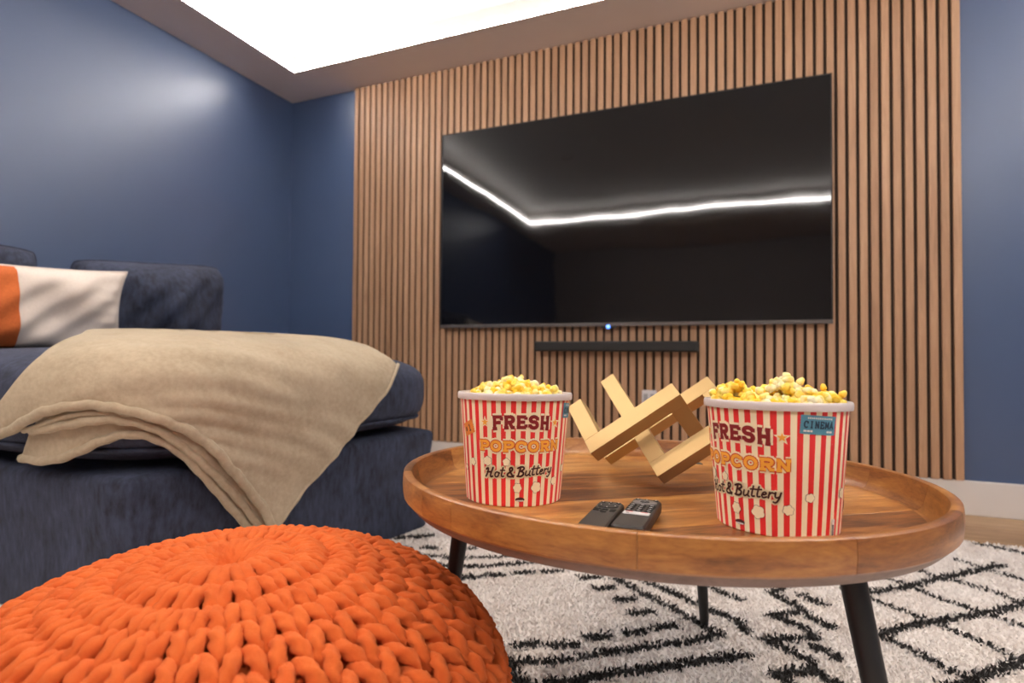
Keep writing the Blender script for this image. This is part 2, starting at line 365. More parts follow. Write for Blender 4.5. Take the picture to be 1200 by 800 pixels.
# piped seam round the seat cushion
Vs = []
th = np.linspace(-PI, PI, 160, endpoint=False)
a = sgnpow(np.cos(th), EH); b = sgnpow(np.sin(th), EH); A = .5+.5*a; B = .5+.5*b
q = (FOOT[0][None]*(1-A)[:, None]+FOOT[1][None]*A[:, None])*(1-B)[:, None]+(FOOT[3][None]*(1-A)[:, None]+FOOT[2][None]*A[:, None])*B[:, None]
ctr = sum(FOOT)/4; q = ctr+(q-ctr)*(1+0.037/0.75)*0.972; q[:, 0] = np.maximum(q[:, 0], XL+0.02)
V, Fc, uv = tube(np.column_stack([q, np.full(160, CZ-0.088)]), 0.005, 6, closed=True)
link('seam', pymesh('seam', V, Fc, True), CHENILLE, sc_o)
def pillow(name, W, H, T, mat, M, parent=None, flop=0.0, n=34, cut=None, lab=None, cat=None, sag=0.0, seed=0, rnd=0.075, pin=0.03):
    """a stuffed square cushion in local x (width), z (height), y thickness"""
    u = np.linspace(-1, 1, n); U, Vv = np.meshgrid(u, u, indexing='ij')
    r = (1-np.abs(U)**3.2)**0.5*(1-np.abs(Vv)**3.2)**0.5; rc = 1-rnd*np.abs(U*Vv)**5
    pinch = 1-pin*(1-np.abs(Vv)**2)*np.abs(U)**2; pinch2 = 1-pin*(1-np.abs(U)**2)*np.abs(Vv)**2
    X = U*W/2*pinch*rc; Z = Vv*H/2*pinch2*rc
    wr = 0.012*np.sin(5*U+3*Vv+seed)*r+0.006*np.sin(13*U-9*Vv+seed*2)*r+0.005*np.sin(4*U+22*Vv+seed)*r*np.clip(np.abs(U)*2-1, 0, 1)
    Z = Z-sag*(1-U**2)*np.clip(Vv, 0, 1)
    front = np.stack([X, -T/2*r-wr+flop*np.clip(Vv, 0, 1)**2, Z+H/2], -1); back = np.stack([X, T/2*r+flop*np.clip(Vv, 0, 1)**2, Z+H/2], -1)
    V = np.concatenate([front.reshape(-1, 3), back.reshape(-1, 3)]); Fc = []
    N = n*n
    for i in range(n-1):
        for j in range(n-1):
            a = i*n+j; Fc.append((a, a+n, a+n+1, a+1)); Fc.append((N+a, N+a+1, N+a+n+1, N+a+n))
    return V, Fc, U
def weld(me, d=0.0008):
    bm = bmesh.new(); bm.from_mesh(me); bmesh.ops.remove_doubles(bm, verts=bm.verts[:], dist=d); bmesh.ops.recalc_face_normals(bm, faces=bm.faces[:]); bm.to_mesh(me); bm.free()
def place_pillow(name, W, H, T, mat, loc, rz, tilt, label, cat, group=None, roll=0.0, **kw):
    e = empty(name, loc, label, cat, group); e.rotation_euler = (tilt, roll, rz)
    V, Fc, U = pillow(name, W, H, T, mat, None, **kw)
    me = pymesh('cover', V, Fc, True); weld(me)
    o = bpy.data.objects.new('cover', me); COL.objects.link(o); me.materials.append(mat); o.parent = e
    # piping round the edge
    n = 34; idx = [i*n for i in range(n)]+[(n-1)*n+j for j in range(1, n)]+[i*n+n-1 for i in range(n-2, -1, -1)]+[j for j in range(n-2, 0, -1)]
    Vt, Ft, uv = tube(V[idx], 0.0035, 6, up=(0, 1, 0.01), closed=True)
    o2 = bpy.data.objects.new('edge_seam', pymesh('edge_seam', Vt, Ft, True)); o2.data.materials.append(mat); COL.objects.link(o2); o2.parent = o
    return e, o
_V, _F = cushion(0.0, True, 160, 60, False); _H = BVHTree.FromPolygons([Vector(v) for v in _V], [tuple(f) for f in _F])
def seat_z(x, y): h = _H.ray_cast(Vector((x, y, 2)), Vector((0, 0, -1))); return h[0].z if h[0] else 0.6
place_pillow('back_cushion', 0.58, 0.365, 0.30, CHENILLE, (-2.27, 1.58, seat_z(-2.27, 1.56)-0.004), PI/2-0.16, 0.16,
             'blue chenille back cushion leaning on the wall, right of the striped cushion', 'cushion', group='back cushions', roll=-0.085, seed=1, sag=0.0)
place_pillow('back_cushion', 0.60, 0.36, 0.17, CHENILLE, (-2.38, 0.90, seat_z(-2.3, 0.95)+0.004), PI/2, 0.16,
             'blue chenille back cushion behind the striped cushion at the left edge of the photo', 'cushion', group='back cushions', seed=2)
e, o = place_pillow('striped_cushion', 0.50, 0.272, 0.15, WHITE_COTTON, (-2.10, 1.065, seat_z(-2.10, 1.065)-0.012), PI/2-0.20, 0.20,
             'white square cushion with a broad rust orange band, leaning on the blue cushions', 'cushion', roll=-0.03, seed=4, rnd=-0.02, pin=0.06)
# orange band as a part: slightly proud panel on the front and back of the cover
V, Fc, U = pillow('band', 0.50, 0.272, 0.154, None, None, seed=4, rnd=-0.02, pin=0.06)
Uf = np.concatenate([U.ravel(), U.ravel()]); n = 34
Wm = []
keep = [f for f in Fc if all(-0.66 < Uf[i] < -0.20 for i in f)]
me = pymesh('orange_band', V, keep, True)
o3 = bpy.data.objects.new('orange_band', me); me.materials.append(RUST_COTTON); COL.objects.link(o3); o3.parent = e; tag(o3, 'rust orange band across the cushion')

# ------------------------------------------------------------------ throw blanket
Vh, Fh = cushion(0.0, True, 160, 60, False)
hull = BVHTree.FromPolygons([Vector(v) for v in Vh], [tuple(f) for f in Fh])
def drape(px, py, off):
    d = Vector(ray_dir(px, py)); h = hull.ray_cast(Vector(CAM), d)
    if h[0] is None: return None
    nn = h[1]; nn = -nn if nn.dot(d) > 0 else nn
    return np.array(h[0]+nn*off)
def resample(P, n):
    P = np.asarray(P, float); L = np.concatenate([[0], np.cumsum(np.hypot(*np.diff(P, axis=0).T))]); t = np.linspace(0, L[-1], n)
    # smooth the polyline a little
    X = np.stack([np.interp(t, L, P[:, 0]), np.interp(t, L, P[:, 1])], 1)
    for _ in range(6): X[1:-1] = 0.5*X[1:-1]+0.25*(X[:-2]+X[2:])
    return X
def sheet(name, top, bot, off, parent, nu=70, nv=34, over=0, wr=0.004, thick=0.009, seed=0, ease=None):
    T = resample(top, nu); Bt = resample(bot, nu); Gd = np.zeros((nv, nu, 3)); ok = np.ones((nv, nu), bool)
    for i in range(nv):
        f = i/(nv-1)
        for j in range(nu):
            p = T[j]*(1-f)+Bt[j]*f; q = None; yy = p[1]
            for _ in range(60):
                q = drape(p[0], yy, off)
                if q is not None: break
                yy += 1.0
            Gd[i, j] = q
    # soften so the cloth bridges hollows
    for _ in range(10):
        Gd[1:-1, 1:-1] = 0.5*Gd[1:-1, 1:-1]+0.125*(Gd[:-2, 1:-1]+Gd[2:, 1:-1]+Gd[1:-1, :-2]+Gd[1:-1, 2:])
    I, J = np.meshgrid(np.linspace(0, 1, nv), np.linspace(0, 1, nu), indexing='ij')
    w_ = wr*(np.sin(9*J-14*I*J+seed)*0.6+np.sin(23*J+9*I+seed*3)*0.28*I+np.sin(31*I-17*J+seed)*0.2*J)*(0.3+0.7*I)
    if seed == 0:      # gathers along the right edge and pulls running down to the tip
        w_ = w_+0.0045*np.sin(46*I+9*J)*np.exp(-((1-J)/0.16)**2)*np.exp(-((I-0.35)/0.4)**2)+0.0035*np.sin(26*(J+0.55*I))*np.exp(-((I-0.75)/0.28)**2)*J+0.004*np.sin(60*I*J+3)*np.exp(-((J-0.72)/0.2)**2)
    du = np.gradient(Gd, axis=1); dv = np.gradient(Gd, axis=0); nn = np.cross(du, dv); nn /= np.linalg.norm(nn, axis=2)[..., None]+1e-9
    s = np.sign((nn*(CAM-Gd)).sum(2))[..., None]; nn = nn*s
    Gd = Gd+nn*(w_+abs(wr))[..., None]
    if over:
        ext = []
        for k in range(over, 0, -1):
            r = Gd[0].copy(); r[:, 0] -= 0.035*k*np.clip((T[:, 0]-100)/90, 0, 1); r[:, 2] = r[:, 2]-0.0006*k*k*0
            for j in range(nu):
                h = hull.ray_cast(Vector((r[j, 0], r[j, 1], 1.2)), Vector((0, 0, -1)))
                if h[0] is not None: r[j, 2] = h[0].z+off+0.006
            ext.append(r)
        Gd = np.concatenate([np.array(ext), Gd])
    nvv = Gd.shape[0]; V = Gd.reshape(-1, 3); Fc = [(i*nu+j, i*nu+j+1, (i+1)*nu+j+1, (i+1)*nu+j) for i in range(nvv-1) for j in range(nu-1)]
    me = pymesh(name, V, Fc, True); weld(me, 0.0005); o = link(name, me, THROW, parent)
    md = o.modifiers.new('thickness', 'SOLIDIFY'); md.thickness = thick; md.offset = 0
    ss = o.modifiers.new('smooth', 'SUBSURF'); ss.levels = 1; ss.render_levels = 1
    return o, Gd
bl = empty('throw_blanket', (-1.35, 1.3, 0.65), 'folded taupe fleece throw draped over the sofa seat and hanging down its front', 'blanket')
top1 = [(6, 496), (25, 475), (45, 452), (66, 432), (90, 417), (120, 409), (170, 405), (230, 404), (300, 407), (370, 415), (420, 424), (448, 430), (457, 438)]
bot1 = [(5, 503), (12, 507), (33, 506), (51, 493), (75, 480), (105, 473), (135, 473), (165, 480), (195, 490), (219, 504), (240, 520), (261, 548), (282, 572), (300, 597), (306, 618)]
def split_right(top, bot, right):   # close the sheet on its right along a third edge
    return top+right, bot
right1 = [(446, 454), (430, 466), (412, 479), (400, 505), (380, 534), (355, 565), (330, 593), (308, 619)]
o1, G1 = sheet('top_layer', top1, bot1+[], 0.040, bl, 76, 40, over=8, wr=0.0065, seed=0)
bot2 = [(55, 503), (90, 496), (135, 488), (168, 493), (195, 506), (225, 532), (255, 562), (279, 588), (300, 617)]
top2 = [(62, 486), (95, 470), (135, 462), (168, 466), (200, 480), (235, 505), (265, 540), (292, 575), (304, 612)]
o2_, G2 = sheet('middle_fold', top2, bot2, 0.024, bl, 56, 14, wr=0.003, seed=2)
bot3 = [(31, 536), (60, 540), (90, 532), (120, 516), (150, 506), (180, 510), (210, 527), (234, 553), (258, 581), (280, 608), (297, 623)]
top3 = [(42, 505), (68, 497), (95, 488), (122, 476), (150, 472), (182, 480), (212, 500), (240, 524), (266, 556), (288, 590), (303, 618)]
o3_, G3 = sheet('lower_fold', top3, bot3, 0.008, bl, 56, 16, wr=0.003, seed=5)
for Gd, rad, nm, lay in ((G1, 0.0115, 'hem', o1), (G2, 0.0105, 'hem', o2_), (G3, 0.0105, 'hem', o3_)):
    e_ = Gd[-1]; e_ = e_+0.0016*np.sin(np.arange(len(e_))*1.3)[:, None]*np.array([0, 0, 1])
    V, Fc, uv = tube(e_, rad, 8); link(nm, pymesh(nm, V, Fc, True), THROW, lay)
# second fold seen between the layers
mid = [(75, 497), (90, 487), (120, 482), (150, 480)]
V, Fc, uv = tube(G1[8:, -1], 0.006, 8); link('hem', pymesh('hem', V, Fc, True), THROW, bl)
V, Fc, uv = tube(0.5*(G2[-1, 2:34]+G1[-1, 6:38])+np.array([0.0, 0, 0.0]), 0.006, 8); link('inner_fold', pymesh('inner_fold', V, Fc, True), THROW, bl)

# ------------------------------------------------------------------ table (leans 2 degrees on the rug)
tn = np.array([-0.005, 0.036, 1.0]); tn /= np.linalg.norm(tn)
te = np.array([1, 0, 0.005]); te /= np.linalg.norm(te); tf = np.cross(tn, te)
TC = np.array([-0.1234, 0.9052, 0.444])      # centre of the rim's top
MT = Matrix(((te[0], tf[0], tn[0], TC[0]), (te[1], tf[1], tn[1], TC[1]), (te[2], tf[2], tn[2], TC[2]), (0, 0, 0, 1)))
ROT = MT.to_3x3().to_4x4()
FLOOR_T = -0.037                              # tray floor below the rim's top
def tabpt(x, y, h=0.0): return MT @ Vector((x, y, FLOOR_T+h))
tb = empty('coffee_table', (TC[0], TC[1], 0.02), 'round mango wood tray table on splayed black metal legs, standing on the rug', 'table')
def tlink(name, me, mat):
    o = bpy.data.objects.new(name, me); COL.objects.link(o); o.parent = tb
    o.matrix_parent_inverse = Matrix.Translation(-Vector(tb.location)); o.matrix_basis = MT
    if not me.materials: me.materials.append(mat)
    return o
RT = 0.389
prof = [(0.3615, -0.0365), (0.3665, -0.0325), (0.3705, -0.024), (0.3745, -0.008), (0.3765, -0.0012), (0.3785, 0.0), (0.3860, 0.0), (0.3885, -0.0012), (RT, -0.0035), (RT+0.0005, -0.018), (RT-0.001, -0.033), (RT-0.0035, -0.0355), (0.352, -0.0375)]
cuts = np.radians([4, 27, 52, 83, 118, 150, 176, 201, 213, 233, 243.5, 276, 306, 338])
for i in range(len(cuts)):
    a0, a1 = cuts[i], cuts[(i+1) % len(cuts)]
    if a1 <= a0: a1 += 2*PI
    g_ = 0.00025/RT; ns = max(5, int((a1-a0)/0.06)); rings = []
    for t in np.linspace(a0+g_, a1-g_, ns): rings.append(np.array([[r*math.cos(t), r*math.sin(t), z] for r, z in prof]))
    V, Fc = loft(rings); me = pymesh('rim_block', V, Fc); smooth_by_angle(me, 32)
    # grain follows the block: place each block's mesh in its own turned frame
    am = (a0+a1)/2; Rz = Matrix.Rotation(am, 4, 'Z'); me.transform(Rz.inverted())
    o = bpy.data.objects.new('rim_block', me); COL.objects.link(o); me.materials.append(MANGO_RIM); o.parent = tb
    o.matrix_parent_inverse = Matrix.Translation(-Vector(tb.location)); o.matrix_basis = MT @ Rz
# boards of the tray floor, cut to the circle
BA = math.radians(38); Rb = Matrix.Rotation(BA, 4, 'Z'); edges = np.array([-0.37, -0.285, -0.20, -0.13, -0.045, 0.03, 0.115, 0.185, 0.27, 0.37]); R0 = 0.3632
for i in range(len(edges)-1):
    y0, y1 = edges[i]+0.0003, edges[i+1]-0.0003
    y0 = max(y0, -R0+1e-4); y1 = min(y1, R0-1e-4)
    ys = np.linspace(y0, y1, 9); xs = np.sqrt(R0**2-ys**2)
    ol = [(x, y) for x, y in zip(xs, ys)]+[(-x, y) for x, y in zip(xs[::-1], ys[::-1])]
    n = len(ol); V = [(x, y, -0.049) for x, y in ol]+[(x, y, FLOOR_T-0.0004) for x, y in ol]+[(x*0.9995, y*0.9995+(0.0004 if y < (y0+y1)/2 else -0.0004), FLOOR_T) for x, y in ol]
    Fc = [tuple(range(n))[::-1], tuple(2*n+k for k in range(n))]+[(k, (k+1) % n, n+(k+1) % n, n+k) for k in range(n)]+[(n+k, n+(k+1) % n, 2*n+(k+1) % n, 2*n+k) for k in range(n)]
    me = pymesh('tray_board', V, Fc)
    o = bpy.data.objects.new('tray_board', me); COL.objects.link(o); me.materials.append(MANGO); o.parent = tb
    o.matrix_parent_inverse = Matrix.Translation(-Vector(tb.location)); o.matrix_basis = MT @ Rb
V, Fc = lathe([(RT-0.0040, -0.0357), (RT-0.0062, -0.0385), (0.3745, -0.0472), (0.366, -0.0505), (0.352, -0.0520), (0.351, -0.045)], 120)  # lower edge ring, greyer brown than the rim blocks
me = pymesh('lower_edge', V, Fc, True); tag(tlink('lower_edge', me, m_wood('greyish_edge_wood', [(0.3, (0.13, 0.075, 0.055)), (0.6, (0.24, 0.155, 0.12)), (0.8, (0.34, 0.24, 0.19))], (5, 5, 16), 0.5)), 'greyish bevelled lower edge')
V, Fc = lathe([(0.351, -0.0492), (0.351, -0.0515), (0.30, -0.0525), (0.0, -0.0525)][:3], 72, True, True)
tlink('underside', pymesh('underside', V, Fc), plain('grey_brown_wood', (0.20, 0.15, 0.13), 0.5))  # underside in one even grey-brown
for A_, F_ in (((0.124, 0.76), (0.181, 0.655)), ((-0.072, 1.20), (-0.061, 1.318)), ((-0.405, 0.81), (-0.502, 0.900))):
    top = np.array([A_[0], A_[1], 0.395]); bot = np.array([F_[0], F_[1], 0.024]); d = bot-top
    P = [top+d*t for t in (0, 0.02, 0.25, 0.5, 0.75, 0.97, 1.0)]; R_ = [0.0150, 0.0148, 0.0138, 0.0125, 0.0112, 0.0100, 0.0085]
    V, Fc, uv = tube(P, np.array(R_), 24); me = pymesh('leg', V, Fc); smooth_by_angle(me, 40)
    lg = link('leg', me, BLACKMETAL, tb)
    box('mounting_plate', A_[0]-0.035, A_[0]+0.035, A_[1]-0.035, A_[1]+0.035, 0.3845, 0.388, BLACKMETAL, tb, 0.001)

# ------------------------------------------------------------------ popcorn buckets
CREAM, RED, DKRED = (0.95, 0.83, 0.58), (0.80, 0.028, 0.030), (0.20, 0.008, 0.012)
def m_stripes():
    g = G('striped_card'); uvn = g.n('UVMap'); sx = g.n('SeparateXYZ'); g.l(uvn.outputs[0], sx.inputs[0])
    fr = g.math('FRACT', g.math('MULTIPLY', sx.outputs[0], 36.0)); st = g.math('LESS_THAN', fr, 0.5)
    mp = g.n('Mapping'); mp.inputs['Scale'].default_value = (55, 14, 1); g.l(uvn.outputs[0], mp.inputs[0])
    sp_ = g.math('GREATER_THAN', g.noise(mp.outputs[0], 3.0, 5, 0.7), 0.685); st = g.math('MULTIPLY', st, g.math('SUBTRACT', 1.0, g.math('MULTIPLY', sp_, 0.75)))
    g.base(g.mix(st, CREAM, RED)); g.set(Roughness=0.45, Coat_Weight=0.15, Coat_Roughness=0.3); return g.m
STRIPES = m_stripes()
INK = {'cream': plain('cream_print', CREAM, 0.5), 'dkred': plain('dark_red_print', (0.23, 0.010, 0.014), 0.5), 'red': plain('red_print', (0.65, 0.07, 0.02), 0.5),
       'orange': plain('orange_print', (0.95, 0.43, 0.05), 0.5), 'brown': plain('brown_print', (0.075, 0.014, 0.012), 0.5), 'black': plain('black_print', (0.02, 0.015, 0.015), 0.5),
       'teal': plain('teal_print', (0.085, 0.26, 0.36), 0.5), 'navy': plain('dark_blue_print', (0.01, 0.03, 0.06), 0.5), 'pale': plain('pale_print', (0.75, 0.72, 0.68), 0.5), 'tick': plain('orange_ticket_print', (0.82, 0.26, 0.04), 0.5)}
RIM_M = plain('off_white_rim_plastic', (0.66, 0.60, 0.60), 0.35, Subsurface_Weight=0.0)
RB, RTB, HB = 0.0698, 0.0822, 0.1544
def cone_pt(s, v, off):    # s = arc metres at mid radius, v height -> local xyz, facing -y at s=0
    r = RB+(RTB-RB)*v/HB+off+0.00025; a = -PI/2+s/0.076
    return (r*math.cos(a), r*math.sin(a), v)
class Print:
    def __init__(s): s.V = []; s.F = []
    def poly(s, pts, off):
        """filled star-shaped polygon"""
        c = np.mean(pts, axis=0); b = len(s.V); s.V.append(cone_pt(c[0], c[1], off))
        for p_ in pts: s.V.append(cone_pt(p_[0], p_[1], off))
        n = len(pts)
        for i in range(n): s.F.append((b, b+1+i, b+1+(i+1) % n))
    def quad(s, a, b_, c, d, off, n=6):
        base = len(s.V)
        for i in range(n+1):
            t = i/n
            for p0, p1 in ((a, b_), (d, c)):
                s.V.append(cone_pt(p0[0]*(1-t)+p1[0]*t, p0[1]*(1-t)+p1[1]*t, off))
        for i in range(n): s.F.append((base+2*i, base+2*i+2, base+2*i+3, base+2*i+1))
    def stroke(s, pts, wd, off, round_=False, ext=0.0):
        pts = [np.array(p_, float) for p_ in pts]
        for k in range(len(pts)-1):
            a, b_ = pts[k], pts[k+1]; d = b_-a; L = np.linalg.norm(d)
            if L < 1e-9: continue
            d /= L; nrm = np.array([-d[1], d[0]])*wd/2; e0 = ext+(0 if round_ else (wd/2 if k > 0 else 0)); e1 = ext+(0 if round_ else (wd/2 if k < len(pts)-2 else 0))
            a2, b2 = a-d*e0, b_+d*e1
            s.quad(a2+nrm, b2+nrm, b2-nrm, a2-nrm, off, max(1, int(L/0.003)))
            if round_:
                for c in (a, b_): s.poly([c+wd/2*np.array([math.cos(t), math.sin(t)]) for t in np.linspace(0, 2*PI, 8, endpoint=False)], off)
    def build(s, name, mat, parent):
        me = pymesh(name, s.V, s.F); 
        bm = bmesh.new(); bm.from_mesh(me); bm.normal_update()
        for f in bm.faces:
            c = f.calc_center_median()
            if f.normal.dot(Vector((c.x, c.y, 0))) < 0: f.normal_flip()
        bm.to_mesh(me); bm.free()
        o = bpy.data.objects.new(name, me); COL.objects.link(o); me.materials.append(mat); o.parent = parent; return o
def arc(cx, cy, rx, ry, a0, a1, n=10): return [(cx+rx*math.cos(math.radians(a)), cy+ry*math.sin(math.radians(a))) for a in np.linspace(a0, a1, n)]
# slab-serif capitals on a 0..1 x 0..1 box; serifs are short bars
SLAB = {
 'F': [[(.25, 0), (.25, 1)], [(.05, .06), (.5, .06)], [(.05, .94), (.95, .94)], [(.25, .5), (.7, .5)], [(.92, .94), (.92, .68)], [(.7, .36), (.7, .64)]],
 'R': [[(.22, 0), (.22, 1)], [(.02, .06), (.45, .06)], [(.02, .94), (.62, .94)]]+[arc(.58, .72, .26, .22, 90, -90)]+[[(.58, .5), (.22, .5)], [(.5, .5), (.78, .06)], [(.66, .06), (1.0, .06)]],
 'E': [[(.22, 0), (.22, 1)], [(.03, .06), (.92, .06)], [(.03, .94), (.9, .94)], [(.22, .5), (.65, .5)], [(.88, .94), (.88, .70)], [(.9, .06), (.9, .32)], [(.65, .36), (.65, .64)]],
 'S': [[(.85, .93), (.85, .66)], arc(.5, .74, .33, .21, 20, 270, 14)+arc(.5, .29, .34, .24, 90, -160, 14), [(.13, .07), (.13, .34)]],
 'H': [[(.2, 0), (.2, 1)], [(.8, 0), (.8, 1)], [(.2, .5), (.8, .5)], [(.02, .06), (.4, .06)], [(.6, .06), (.98, .06)], [(.02, .94), (.4, .94)], [(.6, .94), (.98, .94)]],
 'P': [[(.24, 0), (.24, 1)], [(.03, .06), (.52, .06)], [(.03, .94), (.62, .94)]]+[arc(.6, .69, .28, .25, 90, -90)]+[[(.6, .44), (.24, .44)]],
 'O': [arc(.5, .5, .38, .44, 0, 360, 20)],
 'C': [arc(.52, .5, .38, .44, 40, 320, 18), [(.86, .95), (.86, .62)]],
 'N': [[(.2, 0), (.2, 1)], [(.8, 0), (.8, 1)], [(.2, .95), (.8, .05)], [(.02, .06), (.4, .06)], [(.02, .94), (.3, .94)], [(.62, .94), (.98, .94)]],
 'I': [[(.5, 0), (.5, 1)], [(.25, .06), (.75, .06)], [(.25, .94), (.75, .94)]],
 'M': [[(.14, 0), (.14, 1)], [(.86, 0), (.86, 1)], [(.14, .95), (.5, .3), (.86, .95)], [(0, .06), (.3, .06)], [(.7, .06), (1, .06)]],
 'A': [[(.12, 0), (.5, .98), (.88, 0)], [(.26, .33), (.74, .33)], [(0, .06), (.3, .06)], [(.7, .06), (1, .06)]],
 '1': [[(.5, 0), (.5, 1)], [(.25, .75), (.5, .97)], [(.2, .05), (.8, .05)]],
 '#': [[(.3, .0), (.4, 1)], [(.65, 0), (.75, 1)], [(.1, .33), (.9, .33)], [(.15, .68), (.95, .68)]]}
def lettering(text, s0, s1, v0, v1, layers, name, parent, arch=0.0, gap=0.12, rise=0.0, skew=0.0):
    """layers: list of (ink, stroke width, offset); arch lifts the middle of the lower edge"""
    n = len(text); W = (s1-s0)/(n+gap*(n-1)); out = []
    for ink, wd, off in layers:
        pr = Print()
        for i, ch in enumerate(text):
            x0 = s0+i*W*(1+gap)
            for st in SLAB[ch]:
                P = []
                for (x, y) in st:
                    X = x0+x*W; u = (X-(s0+s1)/2)/((s1-s0)/2)
                    lo = v0+arch*(1-u*u); hi = v1+arch*0.25*(1-u*u); Y = lo+(hi-lo)*(0.08+0.84*y)+rise*u; P.append((X+skew*(Y-v0), Y))
                pr.stroke(P, wd, off)
        out.append(pr.build(name, INK[ink], parent))
    return out
# the brush-script line, hand drawn letter by letter on a 0..1 height
SCRIPT = [
 ('H', 0.95, [[(.05, .78), (.2, .95), (.28, .8), (.2, .3), (.1, .05)], [(.72, 1.0), (.62, .6), (.55, .2), (.62, .02), (.8, .1)], [(.18, .5), (.62, .55)]]),
 ('o', .52, [arc(.25, .27, .19, .26, 60, 420, 12)+[(.5, .42)]]),
 ('t', .46, [[(.22, .95), (.18, .3), (.22, .04), (.42, .1)], [(.02, .68), (.42, .7)]]),
 (' ', .2, []),
 ('&', .72, [[(.68, .15), (.5, .02), (.15, .05), (.06, .3), (.3, .5), (.48, .72), (.42, .95), (.22, .95), (.2, .72), (.38, .4), (.66, .02)]]),
 (' ', .2, []),
 ('B', .78, [[(.28, .95), (.18, .02)], [(.02, .85), (.3, 1.0), (.58, .95), (.62, .72), (.3, .54), (.62, .45), (.66, .16), (.42, .0), (.1, .04)]]),
 ('u', .58, [[(.1, .52), (.06, .15), (.2, .0), (.42, .2)], [(.46, .52), (.42, .1), (.56, .04)]]),
 ('t', .42, [[(.2, .95), (.15, .3), (.18, .04), (.38, .1)], [(.0, .66), (.42, .7)]]),
 ('t', .42, [[(.2, .95), (.15, .3), (.18, .04), (.38, .1)], [(.0, .66), (.4, .72)]]),
 ('e', .50, [[(.08, .25), (.38, .34), (.34, .52), (.16, .5), (.06, .2), (.2, .0), (.44, .12)]]),
 ('r', .44, [[(.1, .52), (.08, .02)], [(.1, .34), (.24, .52), (.4, .46)]]),
 ('y', .62, [[(.08, .52), (.08, .18), (.22, .04), (.42, .2)], [(.46, .52), (.4, -.05), (.24, -.38), (.05, -.3)]])]
def script_line(parent):
    tot = sum(wd for _, wd, _ in SCRIPT); s0, s1 = -0.0525, 0.0505; k = (s1-s0)/tot; hgt = 0.0135
    for ink, wd, off in (('cream', 0.0058, 0.00025), ('brown', 0.0020, 0.0005)):
        pr = Print(); x = s0
        for ch, cw, sts in SCRIPT:
            for st in sts:
                P = np.array(st, float); P = np.array([(x+p_[0]*k+0.0026*p_[1], 0.0395+0.0055*((x-s0)/(s1-s0))+p_[1]*hgt) for p_ in P])
                if len(P) > 2:      # round the corners
                    for _ in range(2):
                        Q = [P[0]]
                        for a, b_ in zip(P[:-1], P[1:]): Q += [a*.75+b_*.25, a*.25+b_*.75]
                        Q.append(P[-1]); P = np.array(Q)
                pr.stroke(P, wd*(1.25 if ch in 'HB&' else 1.0), off, True)
            x += cw*k
        pr.build('script_lettering', INK[ink], parent)
ARC = 0.076*PI/180
def star(pr, s, v, R_, off):
    pts = []
    for i in range(10):
        a = PI/2+i*PI/5; r = R_ if i % 2 == 0 else R_*0.42; pts.append((s+r*math.cos(a), v+r*math.sin(a)))
    pr.poly(pts, off)
def puff(prs, s, v, R_, seed):
    k = 5+seed % 2
    for pr, grow, off in ((prs[0], 0.00045, 0.0003), (prs[1], 0, 0.00055)):
        pts = []
        for a in np.linspace(0, 2*PI, 40, endpoint=False):
            r = R_*(0.80+0.20*abs(math.sin(k*a/2+seed)))+grow; pts.append((s+r*math.cos(a)*(1+0.08*math.sin(seed)), v+r*math.sin(a)))
        pr.poly(pts, off)
